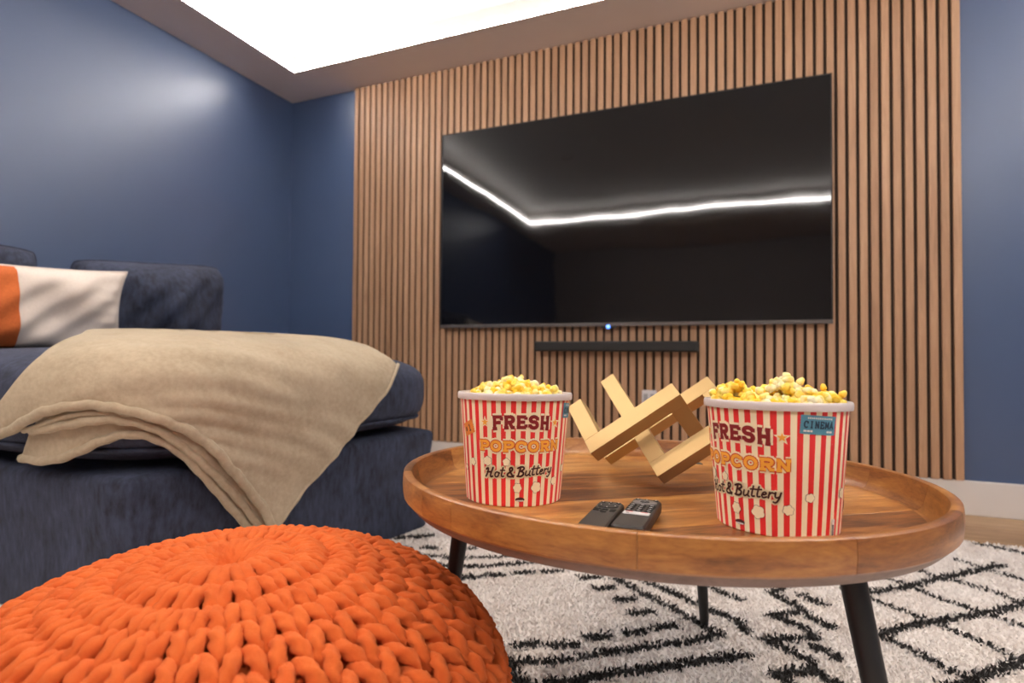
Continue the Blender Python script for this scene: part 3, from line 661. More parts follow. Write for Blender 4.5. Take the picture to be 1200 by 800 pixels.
def make_bucket(x, y, face_rel, label):
    base = tabpt(x, y, 0.0002)
    e = empty('popcorn_bucket', base, label, 'bucket', 'striped popcorn buckets')
    ax = math.atan2(-base.y, -base.x)           # direction from the bucket to the camera side
    e.matrix_world = Matrix.Translation(base) @ ROT @ Matrix.Rotation(ax+PI/2+math.radians(face_rel), 4, 'Z')
    n = 144; t = np.linspace(0, 2*PI, n+1); c, s = np.cos(t-PI/2), np.sin(t-PI/2)
    V = []; UV = []; Fc = []
    hs = [(RB-0.0008, 0.0), (RB, 0.0008), (RB, 0.002)]+[(RB+(RTB-RB)*k/8, HB*k/8) for k in range(1, 8)]+[(RTB, HB-0.004)]
    for r, z in hs:
        for i in range(n+1): V.append((r*c[i], r*s[i], z)); UV.append((t[i]/(2*PI)+0.002, z/HB))
    for k in range(len(hs)-1):
        for i in range(n): a = k*(n+1)+i; Fc.append((a, a+1, a+n+2, a+n+1))
    def P(name, me, mat):
        o = bpy.data.objects.new(name, me); COL.objects.link(o); me.materials.append(mat); o.parent = e; return o
    P('striped_wall', pymesh('striped_wall', V, Fc, True, UV), STRIPES)
    V, Fc = lathe([(0.001, 0.0045), (RB-0.002, 0.0045), (RB-0.0005, 0.0006)], 72, True, False); P('bottom', pymesh('bottom', V, Fc), INK['cream'])
    V, Fc = lathe([(RB-0.001, 0.004), (RTB-0.0012, HB-0.002)], 72); P('inner_wall', pymesh('inner_wall', V, Fc, True), RIM_M)
    V, Fc = lathe([(RTB-0.0012, HB-0.012), (RTB-0.0012, HB-0.002), (RTB, HB), (RTB+0.0022, HB), (RTB+0.0032, HB-0.001), (RTB+0.0036, HB-0.003), (RTB+0.0034, HB-0.0088), (RTB+0.0028, HB-0.0098), (RTB+0.0005, HB-0.0098)], 96)
    me = pymesh('rim', V, Fc); smooth_by_angle(me, 40); P('rim', me, RIM_M)
    # print: cream plate, then the words
    lettering('FRESH', -0.0395, 0.0395, 0.1030, 0.1250, [('cream', 0.0100, 0.0002), ('dkred', 0.0046, 0.0006)], 'fresh_lettering', e, arch=0.0035, gap=0.16)
    lettering('POPCORN', -0.0600, 0.0600, 0.0750, 0.0905, [('cream', 0.0092, 0.00025), ('red', 0.0056, 0.00055), ('orange', 0.0036, 0.0008)], 'popcorn_lettering', e, gap=0.10)
    script_line(e)
    for sgn in (-1, 1):
        a, b = Print(), Print(); star(a, sgn*0.0505, 0.1145, 0.0092, 0.0002); star(b, sgn*0.0505, 0.1145, 0.0056, 0.0006)
        b.build('star', INK['orange'], a.build('star_halo', INK['cream'], e))
    for i, (deg, v, r) in enumerate(((-72, .0473, .0042), (-57, .0576, .0055), (-36, .0613, .0068), (-15, .0613, .0056), (-3, .0264, .0068), (18, .0264, .0080), (43, .0325, .0060), (61, .0473, .0052), (100, .05, .006), (125, .03, .007), (150, .06, .006), (180, .035, .007), (-120, .03, .007), (-150, .055, .006))):
        a, b = Print(), Print(); puff((a, b), deg*ARC, v, r, i+1); b.build('puff_print', INK['cream'], a.build('puff_outline', INK['brown'], e))
    # small burger-like badge near the foot
    a, b = Print(), Print(); a.poly([(-0.003*ARC+0.0068*math.cos(q), 0.0105+0.0030*math.sin(q)) for q in np.linspace(0, 2*PI, 24, endpoint=False)], 0.0006)
    b.quad((-0.0052, 0.0098), (0.0052, 0.0098), (0.0052, 0.0080), (-0.0052, 0.0080), 0.0008); a.build('badge', INK['brown'], e); b.build('badge_band', INK['pale'], e)
    # teal ticket
    def ticket(c_deg, v, wd, ht, rot, ink, nm):
        c0 = c_deg*ARC; R2 = lambda x_, y_: (c0+x_*math.cos(rot)-y_*math.sin(rot), v+x_*math.sin(rot)+y_*math.cos(rot))
        pr = Print(); pr.quad(R2(-wd/2, ht/2), R2(wd/2, ht/2), R2(wd/2, -ht/2), R2(-wd/2, -ht/2), 0.0004, 12)
        k = int(ht/0.003)
        for i in range(k):      # scalloped ends
            yy = -ht/2+(i+0.5)*ht/k
            for sg in (-1, 1): pr.poly([R2(sg*wd/2+0.0011*math.cos(q), yy+0.0011*math.sin(q)) for q in np.linspace(0, 2*PI, 8, endpoint=False)], 0.0004)
        pr.build(nm, INK[ink], e); return R2
    R2 = ticket(67, 0.1295, 0.0400, 0.0215, -0.06, 'teal', 'blue_ticket')
    pr = Print()
    W = 0.0050
    for i, ch in enumerate('CINEMA'):
        for st in SLAB[ch]: pr.stroke([R2(-0.0172+i*W*1.18+x_*W, -0.0038+0.0080*y_) for x_, y_ in st], 0.0015, 0.0008)
    pr.build('cinema_lettering', INK['navy'], e)
    pr = Print()
    for i in range(14): pr.quad(R2(-0.0135+i*0.0021, 0.0085), R2(-0.0123+i*0.0021, 0.0085), R2(-0.0123+i*0.0021, 0.0066), R2(-0.0135+i*0.0021, 0.0066), 0.0008, 1)
    for x0, x1 in ((-0.017, -0.014), (-0.0135, -0.0105), (-0.010, -0.0075), (0.009, 0.012), (0.0125, 0.016)): pr.quad(R2(x0, -0.0062), R2(x1, -0.0062), R2(x1, -0.0082), R2(x0, -0.0082), 0.0008, 1)
    pr.build('ticket_dashes', INK['pale'], e)
    R2 = ticket(-63, 0.1040, 0.0240, 0.0185, 0.35, 'tick', 'orange_ticket')
    pr = Print()
    for i, ch in enumerate('#1'):
        for st in SLAB[ch]: pr.stroke([R2(-0.0072+i*0.0078+x_*0.0050*(0.8+0.5*i), -0.0035-0.0016*i+(0.0062+0.0035*i)*y_) for x_, y_ in st], 0.0013, 0.0008)
    pr.build('ticket_number', INK['black'], e)
    # barcode sticker
    pr = Print(); c0 = 88*ARC; pr.quad((c0-0.0028, 0.0215), (c0+0.0028, 0.0215), (c0+0.0028, 0.0010), (c0-0.0028, 0.0010), 0.0004, 2); pr.build('barcode_sticker', INK['pale'], e)
    pr = Print(); yy = 0.0018
    rr = random.Random(3)
    while yy < 0.0145: h = rr.choice((0.0003, 0.0005, 0.0009)); pr.quad((c0-0.0020, yy+h), (c0+0.0012, yy+h), (c0+0.0012, yy), (c0-0.0020, yy), 0.0007, 1); yy += h+rr.choice((0.0003, 0.0005))
    pr.build('barcode', INK['black'], e)
    return e
bL = make_bucket(-0.1814, -0.1373, 7, 'left of two red and cream striped popcorn buckets on the tray table')
bR = make_bucket(0.173, -0.134, -33, 'right of two red and cream striped popcorn buckets on the tray table')

# popcorn
def m_popcorn():
    g = G('popcorn'); oi = g.n('ObjectInfo'); v = g.mapping()
    add = g.n('VectorMath', operation='ADD'); g.l(v, add.inputs[0]); g.l(oi.outputs['Location'], add.inputs[1])
    n1 = g.noise(add.outputs[0], 55, 3, 0.5); n2 = g.noise(add.outputs[0], 130, 3, 0.6); n3 = g.noise(add.outputs[0], 420, 2)
    c = g.ramp(g.math('ADD', n1, g.math('MULTIPLY', g.math('SUBTRACT', oi.outputs['Random'], 0.5), 0.26)), [(0.38, (1.0, 0.60, 0.035)), (0.50, (1.0, 0.76, 0.16)), (0.63, (1.0, 0.90, 0.60))])
    spot = g.math('GREATER_THAN', n2, 0.74); g.base(g.mix(g.math('MULTIPLY', spot, 0.5), c, (0.60, 0.27, 0.06)))
    g.bump(g.math('ADD', n3, n2), 0.0012, 0.7); g.set(Roughness=0.6, Subsurface_Weight=0.25, Subsurface_Scale=0.004, Specular_IOR_Level=0.4)
    g.b.inputs['Subsurface Radius'].default_value = (1.0, 0.6, 0.25); return g.m
POP = m_popcorn(); kernels = []
for s in range(7):
    rr = random.Random(50+s); bm = bmesh.new(); nb = rr.choice((9, 10, 12))
    for i in range(nb):
        d = Vector((rr.gauss(0, 1), rr.gauss(0, 1), rr.gauss(0, 0.75))); d.normalize(); rad = rr.uniform(0.0024, 0.0046)
        c = d*rr.uniform(0.0045, 0.0075); r = bmesh.ops.create_icosphere(bm, subdivisions=2, radius=rad)
        for v in r['verts']:
            p_ = v.co.copy(); k = 1+0.16*math.sin(p_.x*900+i)*math.sin(p_.y*800+s)+0.12*math.sin(p_.z*1100+2*i); v.co = p_*k+c
    bmesh.ops.create_icosphere(bm, subdivisions=2, radius=0.0046)
    me = bm_mesh('popcorn', bm, True); me.materials.append(POP); kernels.append(me)
def fill(bucket, side, lab, group, peaks, seed):
    rr = random.Random(seed); M = bucket.matrix_world.copy()
    # view frame: local directions facing the camera; u runs left to right as seen
    b = bucket.matrix_world.translation; d = Vector((-b.x, -b.y, 0)).normalized(); rgt_ = Vector((d.y*-1, d.x, 0)); placed = []
    def top(u, w_):
        h = 0.002
        for pu, pw, ph, sg in peaks: h = max(h, ph*math.exp(-((u-pu)**2+(w_-pw)**2*0.6)/(2*sg*sg)))
        return h
    tries = 0
    up = Vector(tn)
    while len(placed) < 90 and tries < 6000:
        tries += 1; a = rr.uniform(0, 2*PI); r = math.sqrt(rr.random())*(RTB-0.0105); u = r*math.cos(a); w_ = r*math.sin(a)
        h = top(u, w_)-rr.choice((0.0, 0.004, 0.011))
        if r > RTB-0.019 and h < 0.006: continue
        p_ = b+rgt_*u+d*w_+up*(HB-0.004+h)
        if any((p_-q).length < 0.0108 for q in placed): continue
        placed.append(p_); o = bpy.data.objects.new('popcorn', rr.choice(kernels)); COL.objects.link(o); o.location = p_
        s_ = rr.uniform(1.15, 1.45); o.scale = (s_, s_, s_); o.rotation_euler = (rr.uniform(0, 6), rr.uniform(0, 6), rr.uniform(0, 6)); tag(o, lab, 'popcorn', group)
    mine = [o_ for o_ in COL.objects if o_.name.startswith('popcorn') and o_.get('group') == group]
    for key_, what in ((lambda o_: -o_.location.z, 'topmost popcorn piece on the heap'), (lambda o_: (o_.location-b).dot(rgt_), 'leftmost popcorn piece at the rim'), (lambda o_: -(o_.location-b).dot(rgt_), 'rightmost popcorn piece at the rim')):
        o_ = min(mine, key=key_); o_['label'] = what+' of the '+side+' striped bucket'; mine.remove(o_)
    # packed popcorn below the pieces one can tell apart
    V, Fc = lathe([(RB+0.004, 0.10), (RTB-0.004, HB-0.014), (0.03, HB-0.010)], 40, True, True)
    o = bpy.data.objects.new('popcorn_bed', pymesh('popcorn_bed', V, Fc, True)); COL.objects.link(o); o.data.materials.append(POP); o.matrix_world = M; tag(o, lab.replace('popped', 'packed').replace('heaped', 'packed below the rim'), 'popcorn', None, 'stuff')
fill(bL, 'left', 'yellow popped popcorn piece heaped in the left striped bucket', 'popcorn in the left bucket', [(-0.036, 0.02, 0.013, 0.012), (-0.004, 0.0, 0.021, 0.024), (0.025, 0.0, 0.009, 0.018), (0.06, 0.02, 0.004, 0.01)], 5)
fill(bR, 'right', 'yellow popped popcorn piece heaped in the right striped bucket', 'popcorn in the right bucket', [(-0.046, 0.0, 0.021, 0.015), (-0.015, 0.0, 0.014, 0.014), (0.012, 0.0, 0.029, 0.017), (0.034, 0.0, 0.016, 0.014), (0.056, 0.0, 0.013, 0.012)], 9)

# ------------------------------------------------------------------ gold sculpture
SM = np.array([[0.8043, 0.1328, 0.5792], [-0.5262, 0.6121, 0.5903], [0.2762, 0.7796, -0.5622]])   # rows: a (up right), b (up, away), c (down, away)
KS = 1.075; SW = 0.027226*KS; SO = CAM+np.array([-0.2082, 0.85, -0.1569])*KS
def m_gold():
    g = G('brushed_gold'); n = g.noise(g.mapping((4, 4, 4)), 160, 3, 0.6); g.bump(n, 0.00015, 0.4)
    g.set(Base_Color=(0.56, 0.395, 0.185, 1), Metallic=0.65, Roughness=0.50); return g.m
GOLD = m_gold()
sc_e = empty('gold_sculpture', tabpt(0.02, 0.06), 'matte gold geometric ornament of interlocking square bars on the tray table', 'ornament')
def bar(name, A, B, Cc):
    bm = bmesh.new(); Mx = Matrix(((SM[0][0], SM[1][0], SM[2][0], SO[0]), (SM[0][1], SM[1][1], SM[2][1], SO[1]), (SM[0][2], SM[1][2], SM[2][2], SO[2]), (0, 0, 0, 1)))
    for (a0, a1, b0, b1, c0, c1) in zip(A[::2], A[1::2], B[::2], B[1::2], Cc[::2], Cc[1::2]):
        bx(bm, a0*SW, a1*SW, b0*SW, b1*SW, c0*SW, c1*SW, 0.0007, 2)
    for v in bm.verts: v.co = Mx @ v.co
    return link(name, bm_mesh(name, bm), GOLD, sc_e)
def gbar(name, a0, a1, b0, b1, c0, c1): return bar(name, (a0, a1), (b0, b1), (c0, c1))
# front zigzag
gbar('bar', 0, 6.09, 0, 1, 0, 1); gbar('bar', 0.002, 0.998, 1.0, 3.98, 0.002, 0.998); gbar('bar', 5.092, 6.088, 0.002, 0.998, 1.0, 4.6)
# lower zigzag resting on the tray
q0 = (2.424, -2.41, 1.833)
gbar('bar', q0[0], q0[0]+6.1, q0[1], q0[1]+1, q0[2], q0[2]+1); gbar('bar', q0[0]+.002, q0[0]+.998, q0[1]+1, q0[1]+8.32, q0[2]+.002, q0[2]+.998)
# rear zigzag
r0 = (-0.31, 2.88, 4.98)
gbar('bar', r0[0], r0[0]+8.645, r0[1], r0[1]+1, r0[2], r0[2]+1); gbar('bar', r0[0]+.002, r0[0]+.998, r0[1]+1, r0[1]+2.0, r0[2]+.002, r0[2]+.998)
gbar('bar', r0[0]+7.645, r0[0]+8.643, 0.79, r0[1], r0[2]+.002, r0[2]+.998)

# ------------------------------------------------------------------ remotes
RBODY = plain('matte_black_plastic', (0.022, 0.020, 0.020), 0.45); RBTN = plain('black_rubber', (0.008, 0.008, 0.008), 0.55)
RGREY = plain('grey_key_ring', (0.16, 0.155, 0.16), 0.4); RWHT = plain('white_key_print', (0.65, 0.65, 0.66), 0.5); RRED = plain('red_key_print', (0.6, 0.06, 0.05), 0.5)
def remote(cx, cy, wd, ln, ht, rot, label):
    e = empty('remote_control', tabpt(cx, cy, 0.0002), label, 'remote control', 'remote controls on the tray')
    e.matrix_world = Matrix.Translation(tabpt(cx, cy, 0.0002)) @ ROT @ Matrix.Rotation(rot, 4, 'Z')
    def P(name, me, mat):
        o = bpy.data.objects.new(name, me); COL.objects.link(o); me.materials.append(mat); o.parent = e; return o
    def rr_ring(w2, l2, r, z, n=7):
        pts = []
        for sx, sy, a0 in ((1, 1, 0), (-1, 1, 90), (-1, -1, 180), (1, -1, 270)):
            for a in np.linspace(a0, a0+90, n): pts.append((sx*(w2-r)+r*math.cos(math.radians(a)), sy*(l2-r)+r*math.sin(math.radians(a)), z))
        return np.array(pts)
    w2, l2 = wd/2, ln/2
    V, Fc = loft([rr_ring(w2-0.004, l2-0.004, 0.005, 0), rr_ring(w2-0.001, l2-0.001, 0.008, ht*0.25), rr_ring(w2, l2, 0.009, ht*0.6), rr_ring(w2-0.0006, l2-0.0006, 0.0088, ht*0.88), rr_ring(w2-0.0024, l2-0.0024, 0.008, ht)])
    me = pymesh('body', V, Fc); smooth_by_angle(me, 30); P('body', me, RBODY)
    def key(name, x, y, a, b, mat, h=0.0009, r=None, on=None):
        r = min(a, b)*0.45 if r is None else r
        R1 = rr_ring(a/2, b/2, r, 0, 5); R1[:, 0] += x; R1[:, 1] += y; t_ = R1.copy(); t_[:, 2] = ht+h; t_[:, :2] = (t_[:, :2]-(x, y))*0.95+(x, y); m_ = R1.copy(); m_[:, 2] = ht+h*0.7; R1[:, 2] = ht-0.0006
        V, Fc = loft([R1, m_, t_]); o_ = P(name, pymesh(name, V, Fc), mat)
        if on is not None: o_.parent = on
        return o_
    return e, key, ht
e, key, ht = remote(-0.0245, -0.2500, 0.0345, 0.145, 0.0155, 0.01, 'plain black remote control, left of the pair on the tray')
for x in (-0.010, 0, 0.010): b_k = key('button', x, 0.064, 0.0055, 0.0042, RBTN); key('button_mark', x, 0.064, 0.0022, 0.0014, RWHT, 0.0012, on=b_k)
key('selector', 0, 0.046, 0.026, 0.022, RBTN, 0.0010, 0.0105)
for x, y in ((-0.009, 0.046), (0.009, 0.046), (0, 0.054), (0, 0.038)): key('selector_mark', x, y, 0.0016, 0.0016, RWHT, 0.0013)
for x, y in ((-0.010, 0.028), (0, 0.026), (0.010, 0.028), (-0.010, 0.021), (0.010, 0.021), (0, 0.015)): key('button', x, y, 0.0078, 0.0040, RBTN)
e, key, ht = remote(0.0165, -0.2270, 0.0385, 0.142, 0.0185, -0.02, 'black remote control with grey ring and white app keys, right of the pair')
for x in (-0.0115, 0, 0.0115): b_k = key('button', x, 0.0635, 0.0062, 0.0045, RBTN); key('button_mark', x, 0.0635, 0.0026, 0.0016, RWHT, 0.0012, on=b_k)
key('selector_ring', 0, 0.0475, 0.0305, 0.0225, RGREY, 0.0012, 0.0108); key('selector', 0, 0.0475, 0.0120, 0.0088, RBTN, 0.0018, 0.0042); key('selector_mark', 0, 0.0475, 0.003, 0.002, RGREY, 0.0022)
for r_ in range(4):
    for x in (-0.0118, 0, 0.0118): b_k = key('button', x, 0.0300-r_*0.0095, 0.0088, 0.0060, RBTN, 0.0012); key('button_mark', x, 0.0300-r_*0.0095, 0.0040, 0.0012, RWHT, 0.0015, on=b_k)
for y in (-0.0085, -0.0150): key('app_key', 0, y, 0.0315, 0.0052, RWHT, 0.0010, 0.002)
for x, y in ((-0.009, -0.0085), (0.0088, -0.0085), (-0.010, -0.0150)): key('app_key_mark', x, y, 0.0085 if y > -0.01 else 0.004, 0.0013, RRED if y > -0.01 else RBTN, 0.0013, 0.0005)

# ------------------------------------------------------------------ rug
PAT = [
 ([(-.30, 1.50), (-.26, 1.47), (-.20, 1.42), (-.14, 1.38), (-.08, 1.33), (-.03, 1.29)], .013), ([(-.03, 1.29), (-.09, 1.23), (-.15, 1.19), (-.22, 1.14), (-.28, 1.09)], .013),
 ([(-.30, 1.07), (-.35, 1.04), (-.42, 1.02)], .013), ([(-.22, 1.51), (-.13, 1.46), (-.08, 1.42), (-.02, 1.385), (.01, 1.37), (.025, 1.325)], .014),
 ([(.02, 1.22), (-.02, 1.195), (-.07, 1.16), (-.15, 1.10), (-.21, 1.06), (-.27, 1.01), (-.33, .97), (-.40, .91)], .016), ([(-.42, 1.02), (-.39, .98), (-.34, .94), (-.30, .88)], .015),
 ([(-.05, 1.54), (-.02, 1.51), (.02, 1.49)], .011), ([(.12, 1.62), (.09, 1.56), (.13, 1.52), (.155, 1.485), (.08, 1.43), (.14, 1.40), (.165, 1.355), (.06, 1.305), (.10, 1.28), (.14, 1.25), (.145, 1.215), (.07, 1.175), (.10, 1.145), (.15, 1.11), (.09, 1.06), (.15, 1.0)], .014),
 ([(.32, 1.66), (.44, 1.76), (.55, 1.87), (.66, 1.97), (.72, 2.03)], .013), ([(.62, 2.03), (.69, 1.955), (.76, 1.90)], .009), ([(.29, 1.42), (.37, 1.50), (.45, 1.56), (.54, 1.63), (.66, 1.73), (.78, 1.84)], .014),
 ([(.26, 1.45), (.29, 1.42), (.33, 1.39), (.37, 1.34), (.41, 1.29), (.47, 1.23)], .012), ([(.27, 1.67), (.32, 1.62), (.37, 1.58), (.42, 1.54), (.47, 1.49), (.50, 1.46), (.54, 1.41), (.60, 1.35)], .009),
 ([(.38, 1.80), (.43, 1.75), (.48, 1.69), (.55, 1.64), (.61, 1.59), (.70, 1.50)], .009), ([(.46, 1.92), (.51, 1.865), (.58, 1.83), (.62, 1.80), (.66, 1.74), (.78, 1.63)], .009), ([(.36, 1.24), (.41, 1.29), (.48, 1.36), (.54, 1.42), (.66, 1.53)], .014),
 ([(.74, 2.22), (.80, 2.20), (.88, 2.15)], .012), ([(-.83, 1.41), (-.77, 1.395), (-.67, 1.43), (-.57, 1.50), (-.48, 1.56)], .012), ([(-.92, 1.42), (-.85, 1.45), (-.76, 1.46), (-.65, 1.52), (-.56, 1.59)], .010),
 ([(-1.02, 1.545), (-.93, 1.61)], .016), ([(-.89, 1.50), (-.86, 1.51)], .016), ([(-.80, 1.53), (-.75, 1.555)], .012), ([(-.99, 1.47), (-.93, 1.47)], .012)]
for x, y in ((-.31, 1.43), (-.25, 1.38), (-.20, 1.33), (-.14, 1.28), (-.20, 1.23), (-.27, 1.18), (-.33, 1.12), (-.40, 1.09), (-.36, 1.48), (-.47, 1.48), (-.54, 1.44), (-.61, 1.39), (-.67, 1.35)): PAT.append(([(x-.018, y-.012), (x+.018, y+.010)], .015))
for x, y in ((.18, 1.56), (.18, 1.44), (.175, 1.30), (.165, 1.19), (.18, 1.07)): PAT.append(([(x-.016, y+.014), (x+.018, y-.016)], .016))
def dark(X, Y):
    """1 where the black pile grows"""
    jx = X+0.006*np.sin(Y*410)+0.004*np.sin(Y*930+X*300); jy = Y+0.004*np.sin(X*520)+0.003*np.sin(X*1200+Y*250); D = np.zeros(X.shape, bool)
    for pts, wd in PAT:
        pts = np.array(pts)
        lo = pts.min(0)-0.04; hi = pts.max(0)+0.04; m = (X > lo[0]) & (X < hi[0]) & (Y > lo[1]) & (Y < hi[1])
        if not m.any(): continue
        x_, y_ = jx[m], jy[m]; dm = np.full(x_.shape, 9.0)
        for a, b in zip(pts[:-1], pts[1:]):
            d = b-a; t = np.clip(((x_-a[0])*d[0]+(y_-a[1])*d[1])/(d@d), 0, 1); dm = np.minimum(dm, np.hypot(x_-a[0]-t*d[0], y_-a[1]-t*d[1]))
        D[m] |= dm < wd*0.92
    return D
RX0, RX1, RY0, RY1, RZ = -1.75, 1.45, -0.35, 2.255, 0.016
rug = empty('rug', (-0.15, 0.95, 0), 'cream shaggy rug with black broken diamond and zigzag lines, under the table', 'rug')
def m_rug(name, fl_):
    g = G(name); at = g.n('Attribute'); at.attribute_name = 'pile'; v = g.mapping(); n = g.noise(v, 9, 4, 0.6); n2 = g.noise(v, 240, 3)
    white = g.ramp(n, [(0.3, (0.88, 0.82, 0.78)), (0.7, (0.96, 0.92, 0.89))]); g.base(g.mix(at.outputs['Fac'], white, (0.020, 0.018, 0.018)))
    g.set(Roughness=0.95, Sheen_Weight=0.15); g.bump(n2, 0.003, 0.8); return g.m
nx, ny = 322, 262; gx = np.linspace(RX0, RX1, nx); gy = np.linspace(RY0, RY1, ny); GX, GY = np.meshgrid(gx, gy, indexing='ij')
GZ = RZ-0.002+0.0015*np.sin(GX*70+np.sin(GY*50)*2)*np.sin(GY*63); edge = np.minimum.reduce([GX-RX0, RX1-GX, GY-RY0, RY1-GY]); GZ = np.where(edge < 0.012, GZ*np.sqrt(np.clip(edge/0.012, 0, 1))*0.98+0.001, GZ)
I = np.arange(nx*ny).reshape(nx, ny); Fq = np.stack([I[:-1, :-1], I[1:, :-1], I[1:, 1:], I[:-1, 1:]], -1).reshape(-1, 4)
me = bpy.data.meshes.new('backing'); me.vertices.add(nx*ny); me.vertices.foreach_set('co', np.stack([GX, GY, GZ], -1).astype(np.float32).ravel())
me.loops.add(len(Fq)*4); me.loops.foreach_set('vertex_index', Fq.astype(np.int32).ravel()); me.polygons.add(len(Fq)); me.polygons.foreach_set('loop_start', np.arange(0, len(Fq)*4, 4, dtype=np.int32)); me.update(calc_edges=True)
at = me.attributes.new('pile', 'FLOAT', 'POINT'); at.data.foreach_set('value', dark(GX.ravel(), GY.ravel()).astype(np.float32))
link('backing', me, m_rug('rug_backing', 0), rug)
# pile: blades of yarn, dense where one sees them
def blades(x0, x1, y0, y1, sp):
    xs = np.arange(x0, x1, sp); ys = np.arange(y0, y1, sp); X, Y = np.meshgrid(xs, ys); X = X.ravel()+rng.uniform(-.5, .5, X.size)*sp; Y = Y.ravel()+rng.uniform(-.5, .5, Y.size)*sp; return X, Y
XY = [blades(-1.12, 1.45, 0.85, 2.25, 0.0056)]
X = np.concatenate([a[0] for a in XY]); Y = np.concatenate([a[1] for a in XY])
X = np.clip(X, RX0+0.004, RX1-0.004); Y = np.clip(Y, RY0+0.004, RY1-0.004)
N = len(X); Dk = dark(X, Y); ang = rng.uniform(0, 2*PI, N); lean = rng.uniform(0.15, 0.75, N); L = rng.uniform(0.010, 0.017, N)*np.where(Dk, 1.12, 1.0); hw = rng.uniform(0.0014, 0.0024, N)
la = np.where(Dk, rng.choice([0.3, PI+0.3], N)+rng.normal(0, 0.7, N), rng.uniform(0, 2*PI, N)); zb = np.full(N, RZ-0.006)
dirx, diry = np.cos(la)*np.sin(lean), np.sin(la)*np.sin(lean); dz = np.cos(lean); wx, wy = np.cos(ang)*hw, np.sin(ang)*hw
P0_ = np.stack([X-wx, Y-wy, zb], 1); P1_ = np.stack([X+wx, Y+wy, zb], 1); Mx_, My_, Mz_ = X+dirx*L*.45, Y+diry*L*.45, zb+dz*L*.62
P2_ = np.stack([Mx_+wx*1.25, My_+wy*1.25, Mz_], 1); P3_ = np.stack([Mx_-wx*1.25, My_-wy*1.25, Mz_], 1); P4_ = np.stack([X+dirx*L, Y+diry*L, zb+dz*L*.85], 1)
V = np.stack([P0_, P1_, P2_, P3_, P4_], 1).reshape(-1, 3).astype(np.float32); b_ = np.arange(N)*5
loops = np.stack([b_, b_+1, b_+2, b_+3, b_+3, b_+2, b_+4], 1).astype(np.int32)
me = bpy.data.meshes.new('pile'); me.vertices.add(N*5); me.vertices.foreach_set('co', V.ravel()); me.loops.add(N*7); me.loops.foreach_set('vertex_index', loops.ravel())
me.polygons.add(N*2); ls = np.stack([np.arange(N)*7, np.arange(N)*7+4], 1).ravel().astype(np.int32); me.polygons.foreach_set('loop_start', ls); me.update(calc_edges=True)
at = me.attributes.new('pile', 'FLOAT', 'POINT'); at.data.foreach_set('value', np.repeat(Dk.astype(np.float32), 5))
link('pile', me, m_rug('rug_pile', 1), rug)['kind'] = 'stuff'

# ------------------------------------------------------------------ knitted pouf
PC = np.array([-0.585, 0.513]); PR = 0.338; PTOP = 0.356; PH = 0.335
def m_yarn():
    g = G('orange_cotton_yarn'); uvn = g.n('UVMap'); sx = g.n('SeparateXYZ'); g.l(uvn.outputs[0], sx.inputs[0])
    ph = g.math('ADD', g.math('MULTIPLY', sx.outputs[0], 1/0.015), g.math('MULTIPLY', sx.outputs[1], 1.0))
    tw = g.math('ABSOLUTE', g.math('SINE', g.math('MULTIPLY', ph, PI*1.0)))
    fz = g.noise(g.mapping(), 900, 3, 0.7)
    g.bump(fz, 0.0020, 0.9)
    n = g.noise(g.mapping(), 30, 3)
    g.base(g.ramp(n, [(0.3, (0.74, 0.120, 0.022)), (0.7, (0.86, 0.175, 0.036))]))
    g.set(Roughness=0.9, Sheen_Weight=0.35, Sheen_Roughness=0.5, Specular_IOR_Level=0.2); g.b.inputs['Sheen Tint'].default_value = (1, 0.45, 0.2, 1); return g.m
YARN = m_yarn(); LINING = plain('dark_orange_lining', (0.42, 0.040, 0.006), 0.95)
pouf = empty('knitted_pouf', (PC[0], PC[1], 0.02), 'round chunky knitted orange pouf in the foreground beside the sofa', 'pouf')
ph_ = np.linspace(PI/2, -PI/2*0.86, 900); pr_ = PR*np.cos(ph_)**0.985; pz_ = PTOP-PH/2+PH/2*np.sin(ph_)
pz_ = pz_-0.016*np.exp(-(pr_/0.035)**2)*(ph_ > 0)
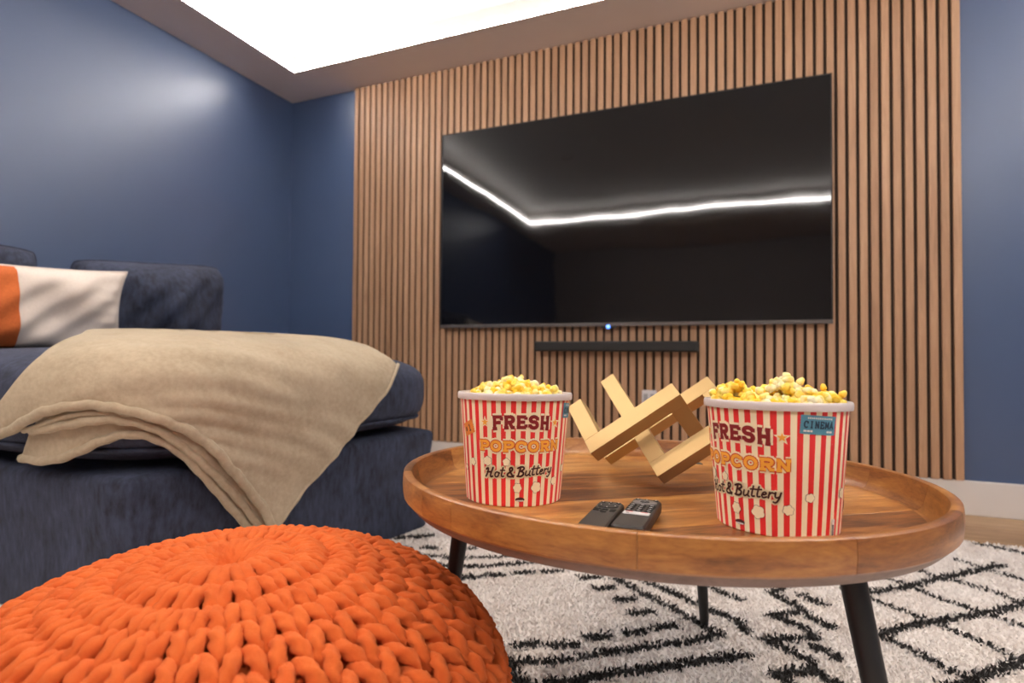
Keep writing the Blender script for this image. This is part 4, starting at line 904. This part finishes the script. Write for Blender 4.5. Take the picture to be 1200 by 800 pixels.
SL = np.concatenate([[0], np.cumsum(np.hypot(np.diff(pr_), np.diff(pz_)))]); nr_ = np.gradient(pz_, SL)*-1; nz_ = np.gradient(pr_, SL)
def on_pouf(th, s, h):
    r = np.interp(s, SL, pr_); z = np.interp(s, SL, pz_); nr = np.interp(s, SL, nr_); nz = np.interp(s, SL, nz_)
    rr_ = r+nr*h; return np.stack([PC[0]+rr_*np.cos(th), PC[1]+rr_*np.sin(th), z+nz*h], -1)
k_ = [(max(0.0005, np.interp(s, SL, pr_)-0.012*min(1, s/0.05)), np.interp(s, SL, pz_)-0.012) for s in np.linspace(0, SL[-1], 40)]
V, Fc = lathe(k_, 64, True, True); V[:, 0] += PC[0]; V[:, 1] += PC[1]; link('inner_cushion', pymesh('inner_cushion', V, Fc, True), LINING, pouf)
def course(s, N, h, rad, seed, depth=0.0090, a2=0.20):
    per = 44; m = N*per; t = np.arange(m)/per*2*PI
    rr = np.random.default_rng(seed); jit = np.repeat(rr.normal(0, 0.06, N), per); js = np.repeat(rr.normal(0, 0.0012, N), per)
    k = np.ones(per)/per; jit = np.real(np.fft.ifft(np.fft.fft(jit)*np.fft.fft(np.pad(k, (0, m-per))))); js = np.real(np.fft.ifft(np.fft.fft(js)*np.fft.fft(np.pad(k, (0, m-per)))))
    th = (t/(2*PI)+a2*np.sin(2*t)+jit)/N*2*PI; ss = s-h*np.cos(t)+js; hh = 0.002-depth*np.cos(2*t)
    P = on_pouf(th, np.clip(ss, 0.0015, SL[-1]), hh)
    return tube(P, rad, 14, up=(0.01, 0.02, 1), closed=True, ply=0.5, pitch=0.026)
rows = []
rows.append((0.047, 14, 0.040, 0.0088)); rows.append((0.098, 23, 0.029, 0.0080))
s = 0.140
while s < SL[-1]-0.03: rows.append((s, 34, 0.0265, 0.0083)); s += 0.0325
for i, (s, N, h, rad) in enumerate(rows):
    V, Fc, uv = course(s, N, h, rad, i)
    link('knitted_row', pymesh('knitted_row', V, Fc, True, uv), YARN, pouf)
